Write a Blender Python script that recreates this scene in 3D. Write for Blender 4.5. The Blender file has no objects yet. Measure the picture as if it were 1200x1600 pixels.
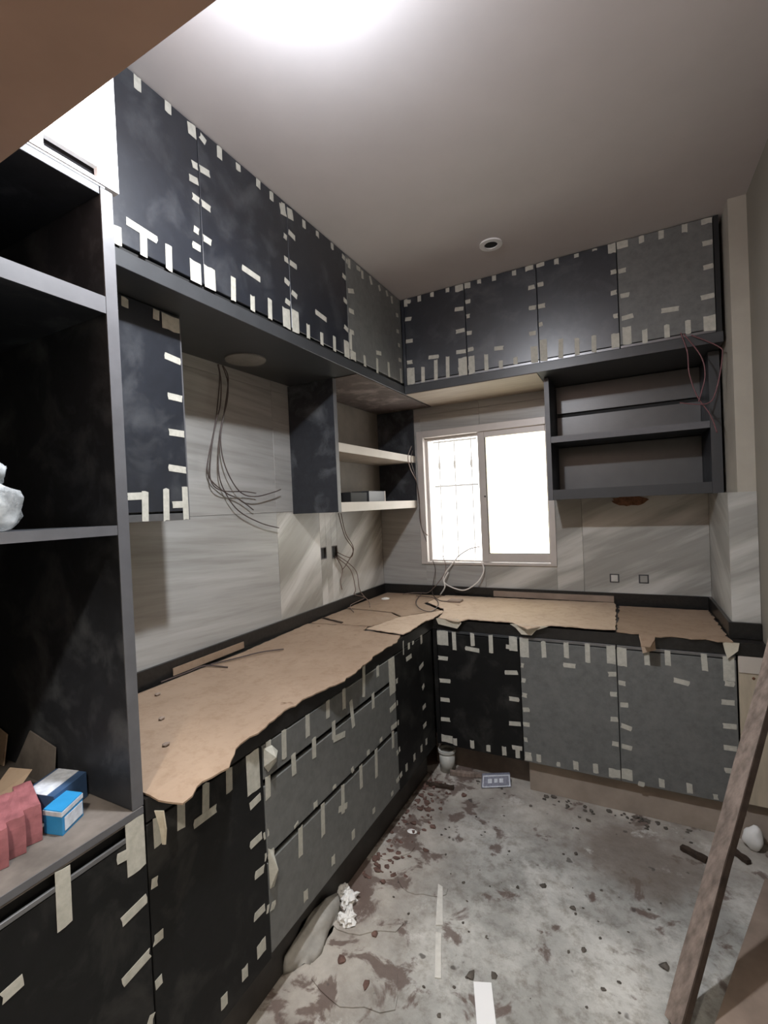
import bpy, bmesh, math, random
from mathutils import Vector, Matrix, noise

# ---------------------------------------------------------------- camera, world, lights, exposure
scene = bpy.context.scene
COL = scene.collection
CAM_LOC = Vector((1.5413, -2.8997, 1.4271))
YAW, PITCH, ROLL, FPX = 0.4823, -0.0124, -0.0448, 731.39
fw = Vector((-math.sin(YAW) * math.cos(PITCH), math.cos(YAW) * math.cos(PITCH), math.sin(PITCH)))
r0 = Vector((math.cos(YAW), math.sin(YAW), 0.0))
u0 = r0.cross(fw)
cr, sr = math.cos(ROLL), math.sin(ROLL)
rv = cr * r0 + sr * u0
uv = -sr * r0 + cr * u0
cam_data = bpy.data.cameras.new('camera')
cam_data.sensor_fit = 'VERTICAL'
cam_data.sensor_height = 24.0
cam_data.lens = 24.0 * FPX / 1600.0
cam_data.clip_start = 0.02
cam = bpy.data.objects.new('camera', cam_data)
COL.objects.link(cam)
cam.matrix_world = Matrix(((rv.x, uv.x, -fw.x, CAM_LOC.x), (rv.y, uv.y, -fw.y, CAM_LOC.y),
                           (rv.z, uv.z, -fw.z, CAM_LOC.z), (0, 0, 0, 1)))
scene.camera = cam

world = bpy.data.worlds.new('daylight')
scene.world = world
world.use_nodes = True
world.node_tree.nodes['Background'].inputs['Color'].default_value = (1.0, 0.985, 0.95, 1)
world.node_tree.nodes['Background'].inputs['Strength'].default_value = 6.0

def point_light(name, loc, power, color, radius):
    d = bpy.data.lights.new(name, 'POINT')
    d.energy = power; d.color = color; d.shadow_soft_size = radius
    o = bpy.data.objects.new(name, d); COL.objects.link(o); o.location = loc
    return o
point_light('kitchen_bulb_light', (1.0, -2.14, 2.47), 17.0, (0.83, 0.90, 1.0), 0.035)
down = bpy.data.lights.new('kitchen_bulb_downlight', 'AREA')      # the bulb throws most of its light downwards
down.shape = 'DISK'; down.size = 0.07; down.energy = 29.0; down.color = (0.93, 0.955, 1.0)
down_o = bpy.data.objects.new('kitchen_bulb_downlight', down); COL.objects.link(down_o); down_o.location = (1.0, -2.14, 2.43)
point_light('hallway_bulb_light', (1.40, -3.30, 2.38), 82.0, (1.0, 0.93, 0.83), 0.05)

scene.view_settings.view_transform = 'Standard'
scene.view_settings.look = 'None'
scene.view_settings.exposure = 0.0
scene.view_settings.gamma = 1.0
scene.view_settings.use_curve_mapping = False

random.seed(7)
R = random.uniform

# ---------------------------------------------------------------- materials
def new_mat(name):
    m = bpy.data.materials.new(name); m.use_nodes = True
    nt = m.node_tree
    return m, nt, nt.nodes['Principled BSDF']

def nd(nt, kind, **kw):
    n = nt.nodes.new(kind)
    for k, v in kw.items():
        if hasattr(n, k): setattr(n, k, v)
        else: n.inputs[k.replace('_', ' ')].default_value = v
    return n

def ramp(nt, fac, stops):
    r = nt.nodes.new('ShaderNodeValToRGB')
    while len(r.color_ramp.elements) < len(stops): r.color_ramp.elements.new(0.5)
    for e, (p, c) in zip(r.color_ramp.elements, stops):
        e.position = p; e.color = (c[0], c[1], c[2], 1)
    nt.links.new(fac, r.inputs['Fac'])
    return r.outputs['Color']

def mixc(nt, fac, a, b, mode='MIX'):
    m = nt.nodes.new('ShaderNodeMix'); m.data_type = 'RGBA'; m.blend_type = mode
    for sock, v in ((m.inputs[0], fac), (m.inputs[6], a), (m.inputs[7], b)):
        if hasattr(v, 'links'): nt.links.new(v, sock)
        elif isinstance(v, (tuple, list)): sock.default_value = (v[0], v[1], v[2], 1)
        else: sock.default_value = v
    return m.outputs[2]

def bump(nt, bsdf, height, strength, dist=0.002):
    b = nt.nodes.new('ShaderNodeBump'); b.inputs['Strength'].default_value = strength
    b.inputs['Distance'].default_value = dist
    nt.links.new(height, b.inputs['Height']); nt.links.new(b.outputs[0], bsdf.inputs['Normal'])

def pos(nt, scale=(1, 1, 1), rot=(0, 0, 0), per_object=False):
    g = nt.nodes.new('ShaderNodeNewGeometry')
    out = g.outputs['Position']
    if per_object:
        oi = nt.nodes.new('ShaderNodeObjectInfo')
        a = nt.nodes.new('ShaderNodeVectorMath'); a.operation = 'MULTIPLY_ADD'
        nt.links.new(oi.outputs['Random'], a.inputs[0]); a.inputs[1].default_value = (7, 7, 7)
        nt.links.new(out, a.inputs[2]); out = a.outputs[0]
    mp = nt.nodes.new('ShaderNodeMapping')
    mp.inputs['Scale'].default_value = scale; mp.inputs['Rotation'].default_value = rot
    nt.links.new(out, mp.inputs['Vector'])
    return mp.outputs[0]

def noise_fac(nt, vec, scale, detail=4, rough=0.6, dist=0.0):
    n = nd(nt, 'ShaderNodeTexNoise', Scale=scale, Detail=detail, Roughness=rough, Distortion=dist)
    nt.links.new(vec, n.inputs['Vector'])
    return n.outputs['Fac']

def plain(name, c, rough=0.5, var=0.12, scale=14, spec=0.5, metal=0.0, bmp=0.0, stretch=(1, 1, 1)):
    m, nt, b = new_mat(name)
    v = pos(nt, stretch)
    f = noise_fac(nt, v, scale)
    lo = [max(0, x * (1 - var)) for x in c]; hi = [min(1, x * (1 + var)) for x in c]
    nt.links.new(ramp(nt, f, [(0.3, lo), (0.7, hi)]), b.inputs['Base Color'])
    b.inputs['Roughness'].default_value = rough; b.inputs['Specular IOR Level'].default_value = spec
    b.inputs['Metallic'].default_value = metal
    if bmp: bump(nt, b, noise_fac(nt, v, scale * 4), bmp)
    return m

def dusty_panel(name, c, dust, amount, rough, spec=.5):
    m, nt, b = new_mat(name)
    v = pos(nt, per_object=True)
    base = ramp(nt, noise_fac(nt, v, 30, 6, 0.7), [(0.3, [x * .8 for x in c]), (0.7, [x * 1.2 for x in c])])
    f = ramp(nt, noise_fac(nt, v, 7, 7, 0.62, 0.4), [(0.50, (0, 0, 0)), (0.78, (amount,) * 3)])
    nt.links.new(mixc(nt, f, base, dust), b.inputs['Base Color'])
    b.inputs['Roughness'].default_value = rough; b.inputs['Specular IOR Level'].default_value = spec
    bump(nt, b, noise_fac(nt, v, 90), 0.10, 0.001)
    return m

def tile_mat(name, angle, stretch, base, vein, lo=.42, hi=.62):
    m, nt, b = new_mat(name)
    g = nt.nodes.new('ShaderNodeNewGeometry'); s = nt.nodes.new('ShaderNodeSeparateXYZ')
    nt.links.new(g.outputs['Position'], s.inputs[0])
    add = nt.nodes.new('ShaderNodeMath'); add.operation = 'ADD'
    nt.links.new(s.outputs['X'], add.inputs[0]); nt.links.new(s.outputs['Y'], add.inputs[1])
    oi = nt.nodes.new('ShaderNodeObjectInfo')
    c = nt.nodes.new('ShaderNodeCombineXYZ')
    nt.links.new(add.outputs[0], c.inputs['X']); nt.links.new(s.outputs['Z'], c.inputs['Y'])
    off = nt.nodes.new('ShaderNodeMath'); off.operation = 'MULTIPLY'; off.inputs[1].default_value = 5
    nt.links.new(oi.outputs['Random'], off.inputs[0]); nt.links.new(off.outputs[0], c.inputs['Z'])
    ro = nt.nodes.new('ShaderNodeMapping'); ro.inputs['Rotation'].default_value = (0, 0, -angle)
    nt.links.new(c.outputs[0], ro.inputs['Vector'])
    mp = nt.nodes.new('ShaderNodeMapping'); mp.inputs['Scale'].default_value = (stretch[0], stretch[1], 1)
    nt.links.new(ro.outputs[0], mp.inputs['Vector'])
    f = noise_fac(nt, mp.outputs[0], 1.0, 6, 0.55, 0.35)
    f2 = noise_fac(nt, mp.outputs[0], 3.1, 5, 0.6)
    col = ramp(nt, f, [(lo, base), (hi, vein)])
    dk = ramp(nt, f2, [(0.36, (.86, .855, .84)), (0.55, (1, 1, 1))])
    nt.links.new(mixc(nt, 1.0, col, dk, 'MULTIPLY'), b.inputs['Base Color'])
    b.inputs['Roughness'].default_value = 0.36
    return m

def tape_mat():
    m, nt, b = new_mat('masking_tape')
    v = pos(nt)
    f = noise_fac(nt, v, 60, 5)
    nt.links.new(ramp(nt, f, [(0.3, (.40, .39, .335)), (0.7, (.53, .515, .45))]), b.inputs['Base Color'])
    b.inputs['Roughness'].default_value = 0.8
    bump(nt, b, noise_fac(nt, v, 160), 0.4, 0.001)
    return m

def cardboard_mat(name, a, c2):
    m, nt, b = new_mat(name)
    v = pos(nt)
    base = ramp(nt, noise_fac(nt, v, 3.2, 6, .6), [(0.3, a), (0.7, c2)])
    fine = ramp(nt, noise_fac(nt, pos(nt, (1, 1, 1)), 26, 6, .7), [(0.34, (.86, .83, .80)), (0.52, (1, 1, 1))])
    spots = ramp(nt, noise_fac(nt, v, 11, 3, .5), [(0.24, (.5, .42, .36)), (0.29, (1, 1, 1))])
    nt.links.new(mixc(nt, 1.0, mixc(nt, 1.0, base, fine, 'MULTIPLY'), spots, 'MULTIPLY'), b.inputs['Base Color'])
    b.inputs['Roughness'].default_value = 0.75; b.inputs['Specular IOR Level'].default_value = 0.3
    bump(nt, b, noise_fac(nt, v, 18, 6), 0.35, 0.006)
    return m

def floor_mat():
    m, nt, b = new_mat('dirty_concrete')
    v = pos(nt)
    s = nt.nodes.new('ShaderNodeSeparateXYZ'); nt.links.new(v, s.inputs[0])
    grey = ramp(nt, noise_fac(nt, v, 2.6, 9, .66), [(0.30, (.22, .215, .195)), (0.48, (.37, .365, .34)), (0.66, (.62, .61, .57))])
    fine = ramp(nt, noise_fac(nt, v, 22, 8, .7), [(0.34, (.60, .57, .54)), (0.52, (1, 1, 1))])
    grey = mixc(nt, 1.0, grey, fine, 'MULTIPLY')
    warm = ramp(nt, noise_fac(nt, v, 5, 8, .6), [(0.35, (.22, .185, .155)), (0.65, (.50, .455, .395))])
    def mr(sock, a, c, lo=1.0, hi=0.0):
        r = nt.nodes.new('ShaderNodeMapRange'); r.interpolation_type = 'SMOOTHSTEP'
        r.inputs['From Min'].default_value = a; r.inputs['From Max'].default_value = c
        r.inputs['To Min'].default_value = lo; r.inputs['To Max'].default_value = hi
        nt.links.new(sock, r.inputs['Value']); return r.outputs[0]
    def ma(op, a, c):
        n = nt.nodes.new('ShaderNodeMath'); n.operation = op
        for i, x in enumerate((a, c)):
            if hasattr(x, 'links'): nt.links.new(x, n.inputs[i])
            else: n.inputs[i].default_value = x
        return n.outputs[0]
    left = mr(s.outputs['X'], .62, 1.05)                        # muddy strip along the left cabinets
    far = mr(s.outputs['Y'], -1.10, -.60, 0.0, .9)              # mostly lamp falloff, painted as darker floor along the back plinth
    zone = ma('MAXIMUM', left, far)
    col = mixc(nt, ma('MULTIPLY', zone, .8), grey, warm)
    st = noise_fac(nt, v, 7.5, 6, .6, .5)
    st = ma('ADD', st, ma('MULTIPLY', left, .10))
    stain = mr(st, .585, .65, 0.0, 1.0)
    col = mixc(nt, ma('MULTIPLY', stain, .8), col, (.10, .06, .048))
    dv = nt.nodes.new('ShaderNodeVectorMath'); dv.operation = 'DISTANCE'
    nt.links.new(v, dv.inputs[0]); dv.inputs[1].default_value = (1.52, -.84, 0)
    blot = ma('ADD', dv.outputs['Value'], ma('MULTIPLY', noise_fac(nt, v, 6, 6, .6), .35))
    col = mixc(nt, mr(blot, .30, .46, .7, 0.0), col, (.16, .125, .10))
    sp = mr(noise_fac(nt, v, 15, 2, .4), .70, .735, 0.0, .8)
    col = mixc(nt, sp, col, (.07, .06, .052))
    wh = mr(noise_fac(nt, v, 5.5, 9, .75), .57, .68, 0.0, .6)
    col = mixc(nt, wh, col, (.66, .64, .60))
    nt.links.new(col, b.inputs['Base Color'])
    b.inputs['Roughness'].default_value = 0.72
    bump(nt, b, noise_fac(nt, v, 16, 8, .65), 0.55, 0.012)
    return m

def glass_mat(name, tint):
    m, nt, b = new_mat(name)
    nt.nodes.remove(b)
    t = nt.nodes.new('ShaderNodeBsdfTransparent'); t.inputs['Color'].default_value = (*tint, 1)
    g = nt.nodes.new('ShaderNodeBsdfGlossy'); g.inputs['Roughness'].default_value = 0.03
    mx = nt.nodes.new('ShaderNodeMixShader'); mx.inputs[0].default_value = 0.06
    nt.links.new(t.outputs[0], mx.inputs[1]); nt.links.new(g.outputs[0], mx.inputs[2])
    nt.links.new(mx.outputs[0], nt.nodes['Material Output'].inputs['Surface'])
    return m

def plastic_film():
    m, nt, b = new_mat('plastic_film')
    b.inputs['Base Color'].default_value = (.62, .65, .66, 1)
    b.inputs['Roughness'].default_value = 0.18
    t = nt.nodes.new('ShaderNodeBsdfTransparent')
    mx = nt.nodes.new('ShaderNodeMixShader')
    f = ramp(nt, noise_fac(nt, pos(nt), 30, 5), [(0.35, (.25,) * 3), (0.65, (.85,) * 3)])
    nt.links.new(f, mx.inputs[0])
    nt.links.new(t.outputs[0], mx.inputs[1]); nt.links.new(b.outputs[0], mx.inputs[2])
    nt.links.new(mx.outputs[0], nt.nodes['Material Output'].inputs['Surface'])
    return m

M = {}
M['plaster'] = plain('ceiling_plaster', (.51, .48, .475), .9, .03, 5, .2)
M['wall_paint'] = plain('wall_paint', (.25, .228, .19), .85, .06, 4, .2)
M['pillar_paint'] = plain('pillar_paint', (.38, .35, .295), .85, .08, 6, .2)
M['lintel'] = plain('lintel_paint', (.50, .33, .255), .85, .06, 6, .2)
M['black'] = dusty_panel('black_laminate', (.014, .0165, .023), (.095, .10, .108), .75, .35, 1.0)
M['black_low'] = dusty_panel('black_laminate_dusty', (.008, .008, .008), (.06, .058, .053), .7, .55, .22)
M['grey'] = dusty_panel('grey_laminate', (.135, .138, .132), (.19, .19, .18), .6, .45)
M['carcass'] = dusty_panel('charcoal_board', (.026, .028, .033), (.15, .16, .17), .7, .5, .35)
M['edge_grey'] = plain('grey_edging', (.105, .105, .112), .45, .1, 20)
M['edge_pale'] = plain('pale_edging', (.52, .47, .41), .5, .05, 8)
M['back_board'] = plain('grey_back_board', (.085, .087, .088), .36, .12, 10, .8)
M['rail'] = plain('dark_rail', (.046, .048, .051), .38, .1, 12)
M['strip'] = plain('grip_strip', (.22, .22, .225), .33, .1, 20, metal=.7)
M['dark'] = plain('dark_void', (.010, .010, .010), .7, .2, 10)
M['stone'] = plain('black_stone', (.016, .015, .014), .3, .4, 60)
M['tileA'] = tile_mat('striped_tile', math.radians(-4), (.9, 15), (.33, .325, .31), (.425, .42, .405), .36, .66)
M['tileB'] = tile_mat('veined_tile', math.radians(38), (.6, 4.2), (.30, .283, .25), (.60, .58, .545), .46, .58)
M['tileC'] = tile_mat('veined_tile_low', math.radians(24), (.5, 4.6), (.32, .313, .288), (.56, .55, .515), .47, .58)
M['tape'] = tape_mat()
M['card'] = cardboard_mat('kraft_cardboard', (.46, .345, .25), (.56, .435, .325))
M['card_red'] = cardboard_mat('brown_cardboard', (.27, .19, .13), (.35, .255, .18))
M['card_white'] = cardboard_mat('pale_cardboard', (.58, .54, .43), (.66, .61, .50))
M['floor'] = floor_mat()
M['mortar'] = plain('grey_mortar', (.34, .325, .295), .85, .25, 12, .2, bmp=.6)
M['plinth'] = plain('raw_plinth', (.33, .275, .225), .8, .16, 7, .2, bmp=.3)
M['plinth_dark'] = plain('dark_plinth', (.20, .165, .14), .8, .25, 9, .2, bmp=.3)  # darker tone of the recessed plinth section
M['kick'] = plain('dark_kickboard', (.04, .036, .032), .6, .3, 12)
M['alu'] = plain('window_aluminium', (.56, .52, .49), .4, .05, 10, metal=.2)
M['gasket'] = plain('window_gasket', (.10, .09, .09), .6, .1, 20)
M['glass'] = glass_mat('clear_glass', (.98, .98, .98))
M['glass_warm'] = glass_mat('tinted_glass', (.99, .985, .90))
M['white'] = plain('white_gloss', (.82, .82, .82), .25, .02, 6)
M['steel_dark'] = plain('dark_handle', (.06, .06, .065), .4, .1, 8)
M['handle_dark'] = plain('slot_handle', (.008, .008, .009), .9, .1, 8, .1)
M['lit_duct_hole'] = plain('duct_hole_grey', (.22, .205, .19), .7, .1, 20, .2)
M['shelf_back'] = plain('shelf_back_board', (.19, .165, .14), .6, .2, 5, .3)
M['pale_board'] = plain('pale_board', (.36, .30, .24), .6, .12, 5, .3, stretch=(1, 6, 1))  # pale tan tone of the corner shelves and the back underside panel
M['dust_board'] = dusty_panel('dust_smeared_board', (.10, .075, .065), (.36, .30, .27), 1.0, .7)
M['pale_ply'] = plain('pale_plywood', (.47, .40, .30), .6, .14, 9, .3, stretch=(3, 3, .6))
M['plank'] = plain('dirty_timber', (.235, .185, .155), .8, .4, 16, .2, bmp=.5, stretch=(2.5, 2.5, .5))
M['plank_dark'] = plain('dark_timber_edge', (.05, .035, .026), .85, .4, 20, .2)
M['board_brown'] = plain('floor_board', (.26, .20, .16), .75, .25, 6, .2)
M['wire_dark'] = plain('dark_cable', (.075, .055, .05), .5, .1, 30)
M['wire_brown'] = plain('brown_cable', (.20, .145, .12), .5, .1, 30)
M['wire_white'] = plain('white_cable', (.75, .72, .68), .4, .05, 30)
M['wire_red'] = plain('red_cable', (.16, .065, .07), .5, .1, 30)
M['deck'] = plain('dusty_deck', (.135, .118, .104), .7, .45, 9, .3)
M['blue'] = plain('blue_carton', (.03, .26, .55), .35, .1, 20)
M['blue_dark'] = plain('navy_carton', (.05, .10, .20), .4, .15, 20)
M['label'] = plain('white_label', (.62, .66, .72), .5, .22, 60)
M['label_pale'] = plain('pale_strip_board', (.62, .60, .55), .7, .12, 30, .2)
M['pink'] = plain('pink_wrap', (.30, .115, .125), .3, .25, 40)
M['paper'] = plain('white_paper', (.78, .77, .74), .8, .05, 20, .2)
M['print'] = plain('grey_print', (.22, .23, .29), .5, .3, 120)
M['rubble'] = plain('red_rubble', (.14, .085, .07), .9, .35, 30, .2)
M['rubble_dark'] = plain('dark_rubble', (.10, .088, .075), .9, .35, 30, .2)
M['rust'] = plain('broken_plaster', (.20, .10, .06), .9, .45, 40, .2, bmp=.8)
M['film'] = plastic_film()
M['pvc'] = plain('grey_pvc', (.50, .50, .46), .6, .12, 18)
M['grille'] = plain('grille_paint', (.42, .42, .43), .5, .03, 10)

# ---------------------------------------------------------------- mesh helpers
BASE = {}
def origin_of(parent):
    while parent is not None and parent.parent is not None: parent = parent.parent
    return BASE.get(parent.name, Vector((0, 0, 0))) if parent else Vector((0, 0, 0))

def tag(o, label=None, cat=None, group=None, kind=None):
    if label: o['label'] = label
    if cat: o['category'] = cat
    if group: o['group'] = group
    if kind: o['kind'] = kind
    return o

def thing(name, label, cat, loc, group=None):
    o = bpy.data.objects.new(name, None); COL.objects.link(o)
    o.empty_display_size = 0.05
    o.location = loc; BASE[o.name] = Vector(loc)
    return tag(o, label, cat, group)

class MB:
    """collects shapes of ONE mesh, in world coordinates"""
    def __init__(s): s.bm = bmesh.new()
    def box(s, x0, x1, y0, y1, z0, z1, bev=0.0):
        bm = bmesh.new(); bmesh.ops.create_cube(bm, size=1)
        for v in bm.verts:
            v.co = Vector(((x0 + x1) / 2 + v.co.x * (x1 - x0), (y0 + y1) / 2 + v.co.y * (y1 - y0), (z0 + z1) / 2 + v.co.z * (z1 - z0)))
        if bev: bmesh.ops.bevel(bm, geom=bm.edges[:], offset=bev, segments=1, affect='EDGES')
        s.take(bm); return s
    def take(s, bm):
        me = bpy.data.meshes.new('t'); bm.to_mesh(me); bm.free(); s.bm.from_mesh(me); bpy.data.meshes.remove(me)
    def faces(s, verts, faces):
        vs = [s.bm.verts.new(v) for v in verts]
        for f in faces:
            try: s.bm.faces.new([vs[i] for i in f])
            except ValueError: pass
        return s
    def prism(s, poly, up):
        """poly: list of 3D points, extruded by vector up"""
        n = len(poly); up = Vector(up)
        vs = [Vector(p) for p in poly] + [Vector(p) + up for p in poly]
        return s.faces(vs, [tuple(range(n))[::-1], tuple(range(n, 2 * n))] + [(i, (i + 1) % n, n + (i + 1) % n, n + i) for i in range(n)])
    def beam(s, A, B, side, w, t, bev=0.0, rough=0.0):
        A = Vector(A); B = Vector(B); d = (B - A).normalized(); side = Vector(side)
        side = (side - d * side.dot(d)).normalized(); up = d.cross(side)
        n = 1 if not rough else 8
        rings = []
        for i in range(n + 1):
            c = A.lerp(B, i / n); q = []
            for a, b in ((-1, -1), (1, -1), (1, 1), (-1, 1)):
                q.append(c + side * (a * w / 2 + R(-rough, rough)) + up * (b * t / 2 + R(-rough, rough)))
            rings.append(q)
        vs = [p for r in rings for p in r]
        fs = [(3, 2, 1, 0), tuple(4 * n + k for k in range(4))]
        for i in range(n):
            for k in range(4):
                fs.append((4 * i + k, 4 * i + (k + 1) % 4, 4 * i + 4 + (k + 1) % 4, 4 * i + 4 + k))
        return s.faces(vs, fs)
    def cyl(s, c, r, h, axis='z', n=24, r2=None, caps=True):
        r2 = r if r2 is None else r2
        A = {'z': (Vector((1, 0, 0)), Vector((0, 1, 0)), Vector((0, 0, 1))), 'x': (Vector((0, 1, 0)), Vector((0, 0, 1)), Vector((1, 0, 0))),
             'y': (Vector((0, 0, 1)), Vector((1, 0, 0)), Vector((0, 1, 0)))}[axis]
        c = Vector(c); vs = []
        for rr, hh in ((r, 0), (r2, h)):
            for i in range(n):
                a = 2 * math.pi * i / n
                vs.append(c + A[0] * rr * math.cos(a) + A[1] * rr * math.sin(a) + A[2] * hh)
        fs = [(i, (i + 1) % n, n + (i + 1) % n, n + i) for i in range(n)]
        if caps: fs += [tuple(range(n))[::-1], tuple(range(n, 2 * n))]
        return s.faces(vs, fs)
    def ring(s, c, ri, ro, h, n=28):
        """annulus in z"""
        c = Vector(c); vs = []
        for rr, hh in ((ro, 0), (ro, h), (ri, h), (ri, 0)):
            for i in range(n):
                a = 2 * math.pi * i / n; vs.append(c + Vector((rr * math.cos(a), rr * math.sin(a), hh)))
        fs = []
        for k in range(4):
            for i in range(n):
                j = (i + 1) % n; k2 = (k + 1) % 4
                fs.append((k * n + i, k * n + j, k2 * n + j, k2 * n + i))
        return s.faces(vs, fs)
    def tube(s, pts, r, n=6, sub=5):
        pts = [Vector(p) for p in pts]; P = []
        for i in range(len(pts) - 1):
            a = pts[max(0, i - 1)]; b = pts[i]; c = pts[i + 1]; d = pts[min(len(pts) - 1, i + 2)]
            for k in range(sub):
                t = k / sub
                P.append(0.5 * ((2 * b) + (c - a) * t + (2 * a - 5 * b + 4 * c - d) * t * t + (3 * b - a - 3 * c + d) * t ** 3))
        P.append(pts[-1])
        vs = []; prev = None
        for i, p in enumerate(P):
            d = (P[min(i + 1, len(P) - 1)] - P[max(i - 1, 0)])
            d = d.normalized() if d.length > 1e-6 else Vector((0, 0, 1))
            if prev is None: prev = d.orthogonal().normalized()
            prev = (prev - d * prev.dot(d)); prev = prev.normalized() if prev.length > 1e-6 else d.orthogonal().normalized()
            o2 = d.cross(prev)
            for k in range(n):
                a = 2 * math.pi * k / n; vs.append(p + prev * r * math.cos(a) + o2 * r * math.sin(a))
        fs = [tuple(range(n))[::-1], tuple(range(len(vs) - n, len(vs)))]
        for i in range(len(P) - 1):
            for k in range(n): fs.append((i * n + k, i * n + (k + 1) % n, (i + 1) * n + (k + 1) % n, (i + 1) * n + k))
        return s.faces(vs, fs)
    def lump(s, c, rx, ry, rz, amp=.25, sub=2, seed=0, flat=None, freq=1.4):
        bm = bmesh.new(); bmesh.ops.create_icosphere(bm, subdivisions=sub, radius=1)
        for v in bm.verts:
            k = 1 + amp * noise.noise(v.co * freq + Vector((seed * 3.1, seed * 1.7, seed)))
            p = v.co * k
            p = Vector((c[0] + p.x * rx, c[1] + p.y * ry, c[2] + p.z * rz))
            if flat is not None and p.z < flat: p.z = flat
            v.co = p
        s.take(bm); return s
    def build(s, name, mat, parent=None, smooth=False, kind=None, label=None):
        bmesh.ops.recalc_face_normals(s.bm, faces=s.bm.faces[:])
        org = origin_of(parent)
        if parent is None:
            # origin at the base of the thing itself
            xs = [v.co for v in s.bm.verts]
            org = Vector(((min(v.x for v in xs) + max(v.x for v in xs)) / 2, (min(v.y for v in xs) + max(v.y for v in xs)) / 2, min(v.z for v in xs)))
        for v in s.bm.verts: v.co -= org
        me = bpy.data.meshes.new(name); s.bm.to_mesh(me); s.bm.free()
        me.materials.append(mat)
        if smooth:
            for p in me.polygons: p.use_smooth = True
        o = bpy.data.objects.new(name, me); COL.objects.link(o)
        if parent is None: o.location = org; BASE[o.name] = org
        else: o.parent = parent
        if kind: o['kind'] = kind
        if label: o['label'] = label
        return o

def box(name, mat, parent, x0, x1, y0, y1, z0, z1, bev=0.0, **kw):
    return MB().box(x0, x1, y0, y1, z0, z1, bev).build(name, mat, parent, **kw)

# ---------------------------------------------------------------- dimensions (metres)
H = 2.614          # ceiling
XW = 2.0           # right wall
XC, YC = 1.903, -.534   # pillar: left face, front face
YU, XU = -.42, .411     # upper cabinet fronts
YB, XL = -.608, .600    # lower cabinet fronts
ZC = .82                # counter top
WX0, WX1, WZ0, WZ1 = .325, 1.155, 1.031, 1.900

# ---------------------------------------------------------------- setting
fl = MB().faces([(-.2, -5, 0), (2.2, -5, 0), (2.2, .3, 0), (-.2, .3, 0)], [(0, 1, 2, 3)])
fl.box(-.2, 2.2, -5, .3, -.1, -.0005)
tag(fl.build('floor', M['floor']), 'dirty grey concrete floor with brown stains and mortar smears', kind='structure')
tag(box('ceiling', M['plaster'], None, -.2, 2.2, -5, .3, H, H + .1), 'smooth pale plaster ceiling', kind='structure')
wl = tag(box('wall_left', M['wall_paint'], None, -.2, -.011, -5, .3, 0, H), 'left wall behind the cupboards, faced with large stone-look tiles', kind='structure')
wb = MB()
wb.box(-.2, WX0, .011, .2, 0, H); wb.box(WX1, 2.2, .011, .2, 0, H); wb.box(WX0, WX1, .011, .2, 0, WZ0); wb.box(WX0, WX1, .011, .2, WZ1, H)
wb = tag(wb.build('wall_back', M['wall_paint']), 'back wall with the window, faced with large stone-look tiles', kind='structure')
tag(box('wall_right', M['wall_paint'], None, XW, 2.2, -5, .3, 0, H), 'plain beige plastered right wall', kind='structure')
tag(box('wall_rear', M['wall_paint'], None, -.2, 2.2, -5.1, -5, 0, H), 'plain wall behind the viewer', kind='structure')
tag(box('wall_front', M['lintel'], None, .625, XW, -2.97, -2.505, 2.0, H), 'warm brown lintel over the kitchen doorway, overhead in front', kind='structure')
pil = MB()
pil.box(XC + .035, XW, YC + .012, .012, 0, H)
pil = tag(pil.build('wall_corner', M['pillar_paint']), 'narrow beige pillar in the right back corner, tiled on its lower half', kind='structure')

def tiles(parent, plane, us, zs, mats, holes=(), thick=.011):
    g = .0006
    for i in range(len(us) - 1):
        for k in range(len(zs) - 1):
            rects = [(us[i] + g, us[i + 1] - g, zs[k] + g, zs[k + 1] - g)]
            for (a, b, c, d) in holes:
                out = []
                for (p, q, r, t) in rects:
                    if q <= a or p >= b or t <= c or r >= d: out.append((p, q, r, t)); continue
                    if p < a: out.append((p, a, r, t))
                    if q > b: out.append((b, q, r, t))
                    if r < c: out.append((max(p, a), min(q, b), r, c))
                    if t > d: out.append((max(p, a), min(q, b), d, t))
                rects = out
            for (p, q, r, t) in rects:
                mt = mats(i, k)
                if plane == 'x': box('tile', mt, parent, -thick, 0, p, q, r, t, .0008)
                elif plane == 'y': box('tile', mt, parent, p, q, 0, thick, r, t, .0008)

ZT = [.22, .82, 1.42, 2.02, 2.60]
SL = [(-.742, -.686, 1.142, 1.210), (-.632, -.572, 1.135, 1.208)]
tiles(wl, 'x', [-2.9, -2.298, -1.098, 0.0], ZT, lambda i, k: M['tileB'] if i == 2 and k < 2 else M['tileA'], holes=SL)
tiles(wb, 'y', [0.0, .726, 1.3, XC], ZT, lambda i, k: M['tileC'] if (i > 0 and k < 2) else M['tileA'], holes=[(WX0, WX1, WZ0, WZ1)])
# pillar tiles
for z0, z1 in ((.82, 1.42),):
    box('tile', M['tileC'], pil, XC, XC + .035, YC + .0125, -.001, z0, z1, .0008)
    box('tile', M['tileC'], pil, XC, XW - .001, YC, YC + .0118, z0, z1, .0008)

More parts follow.
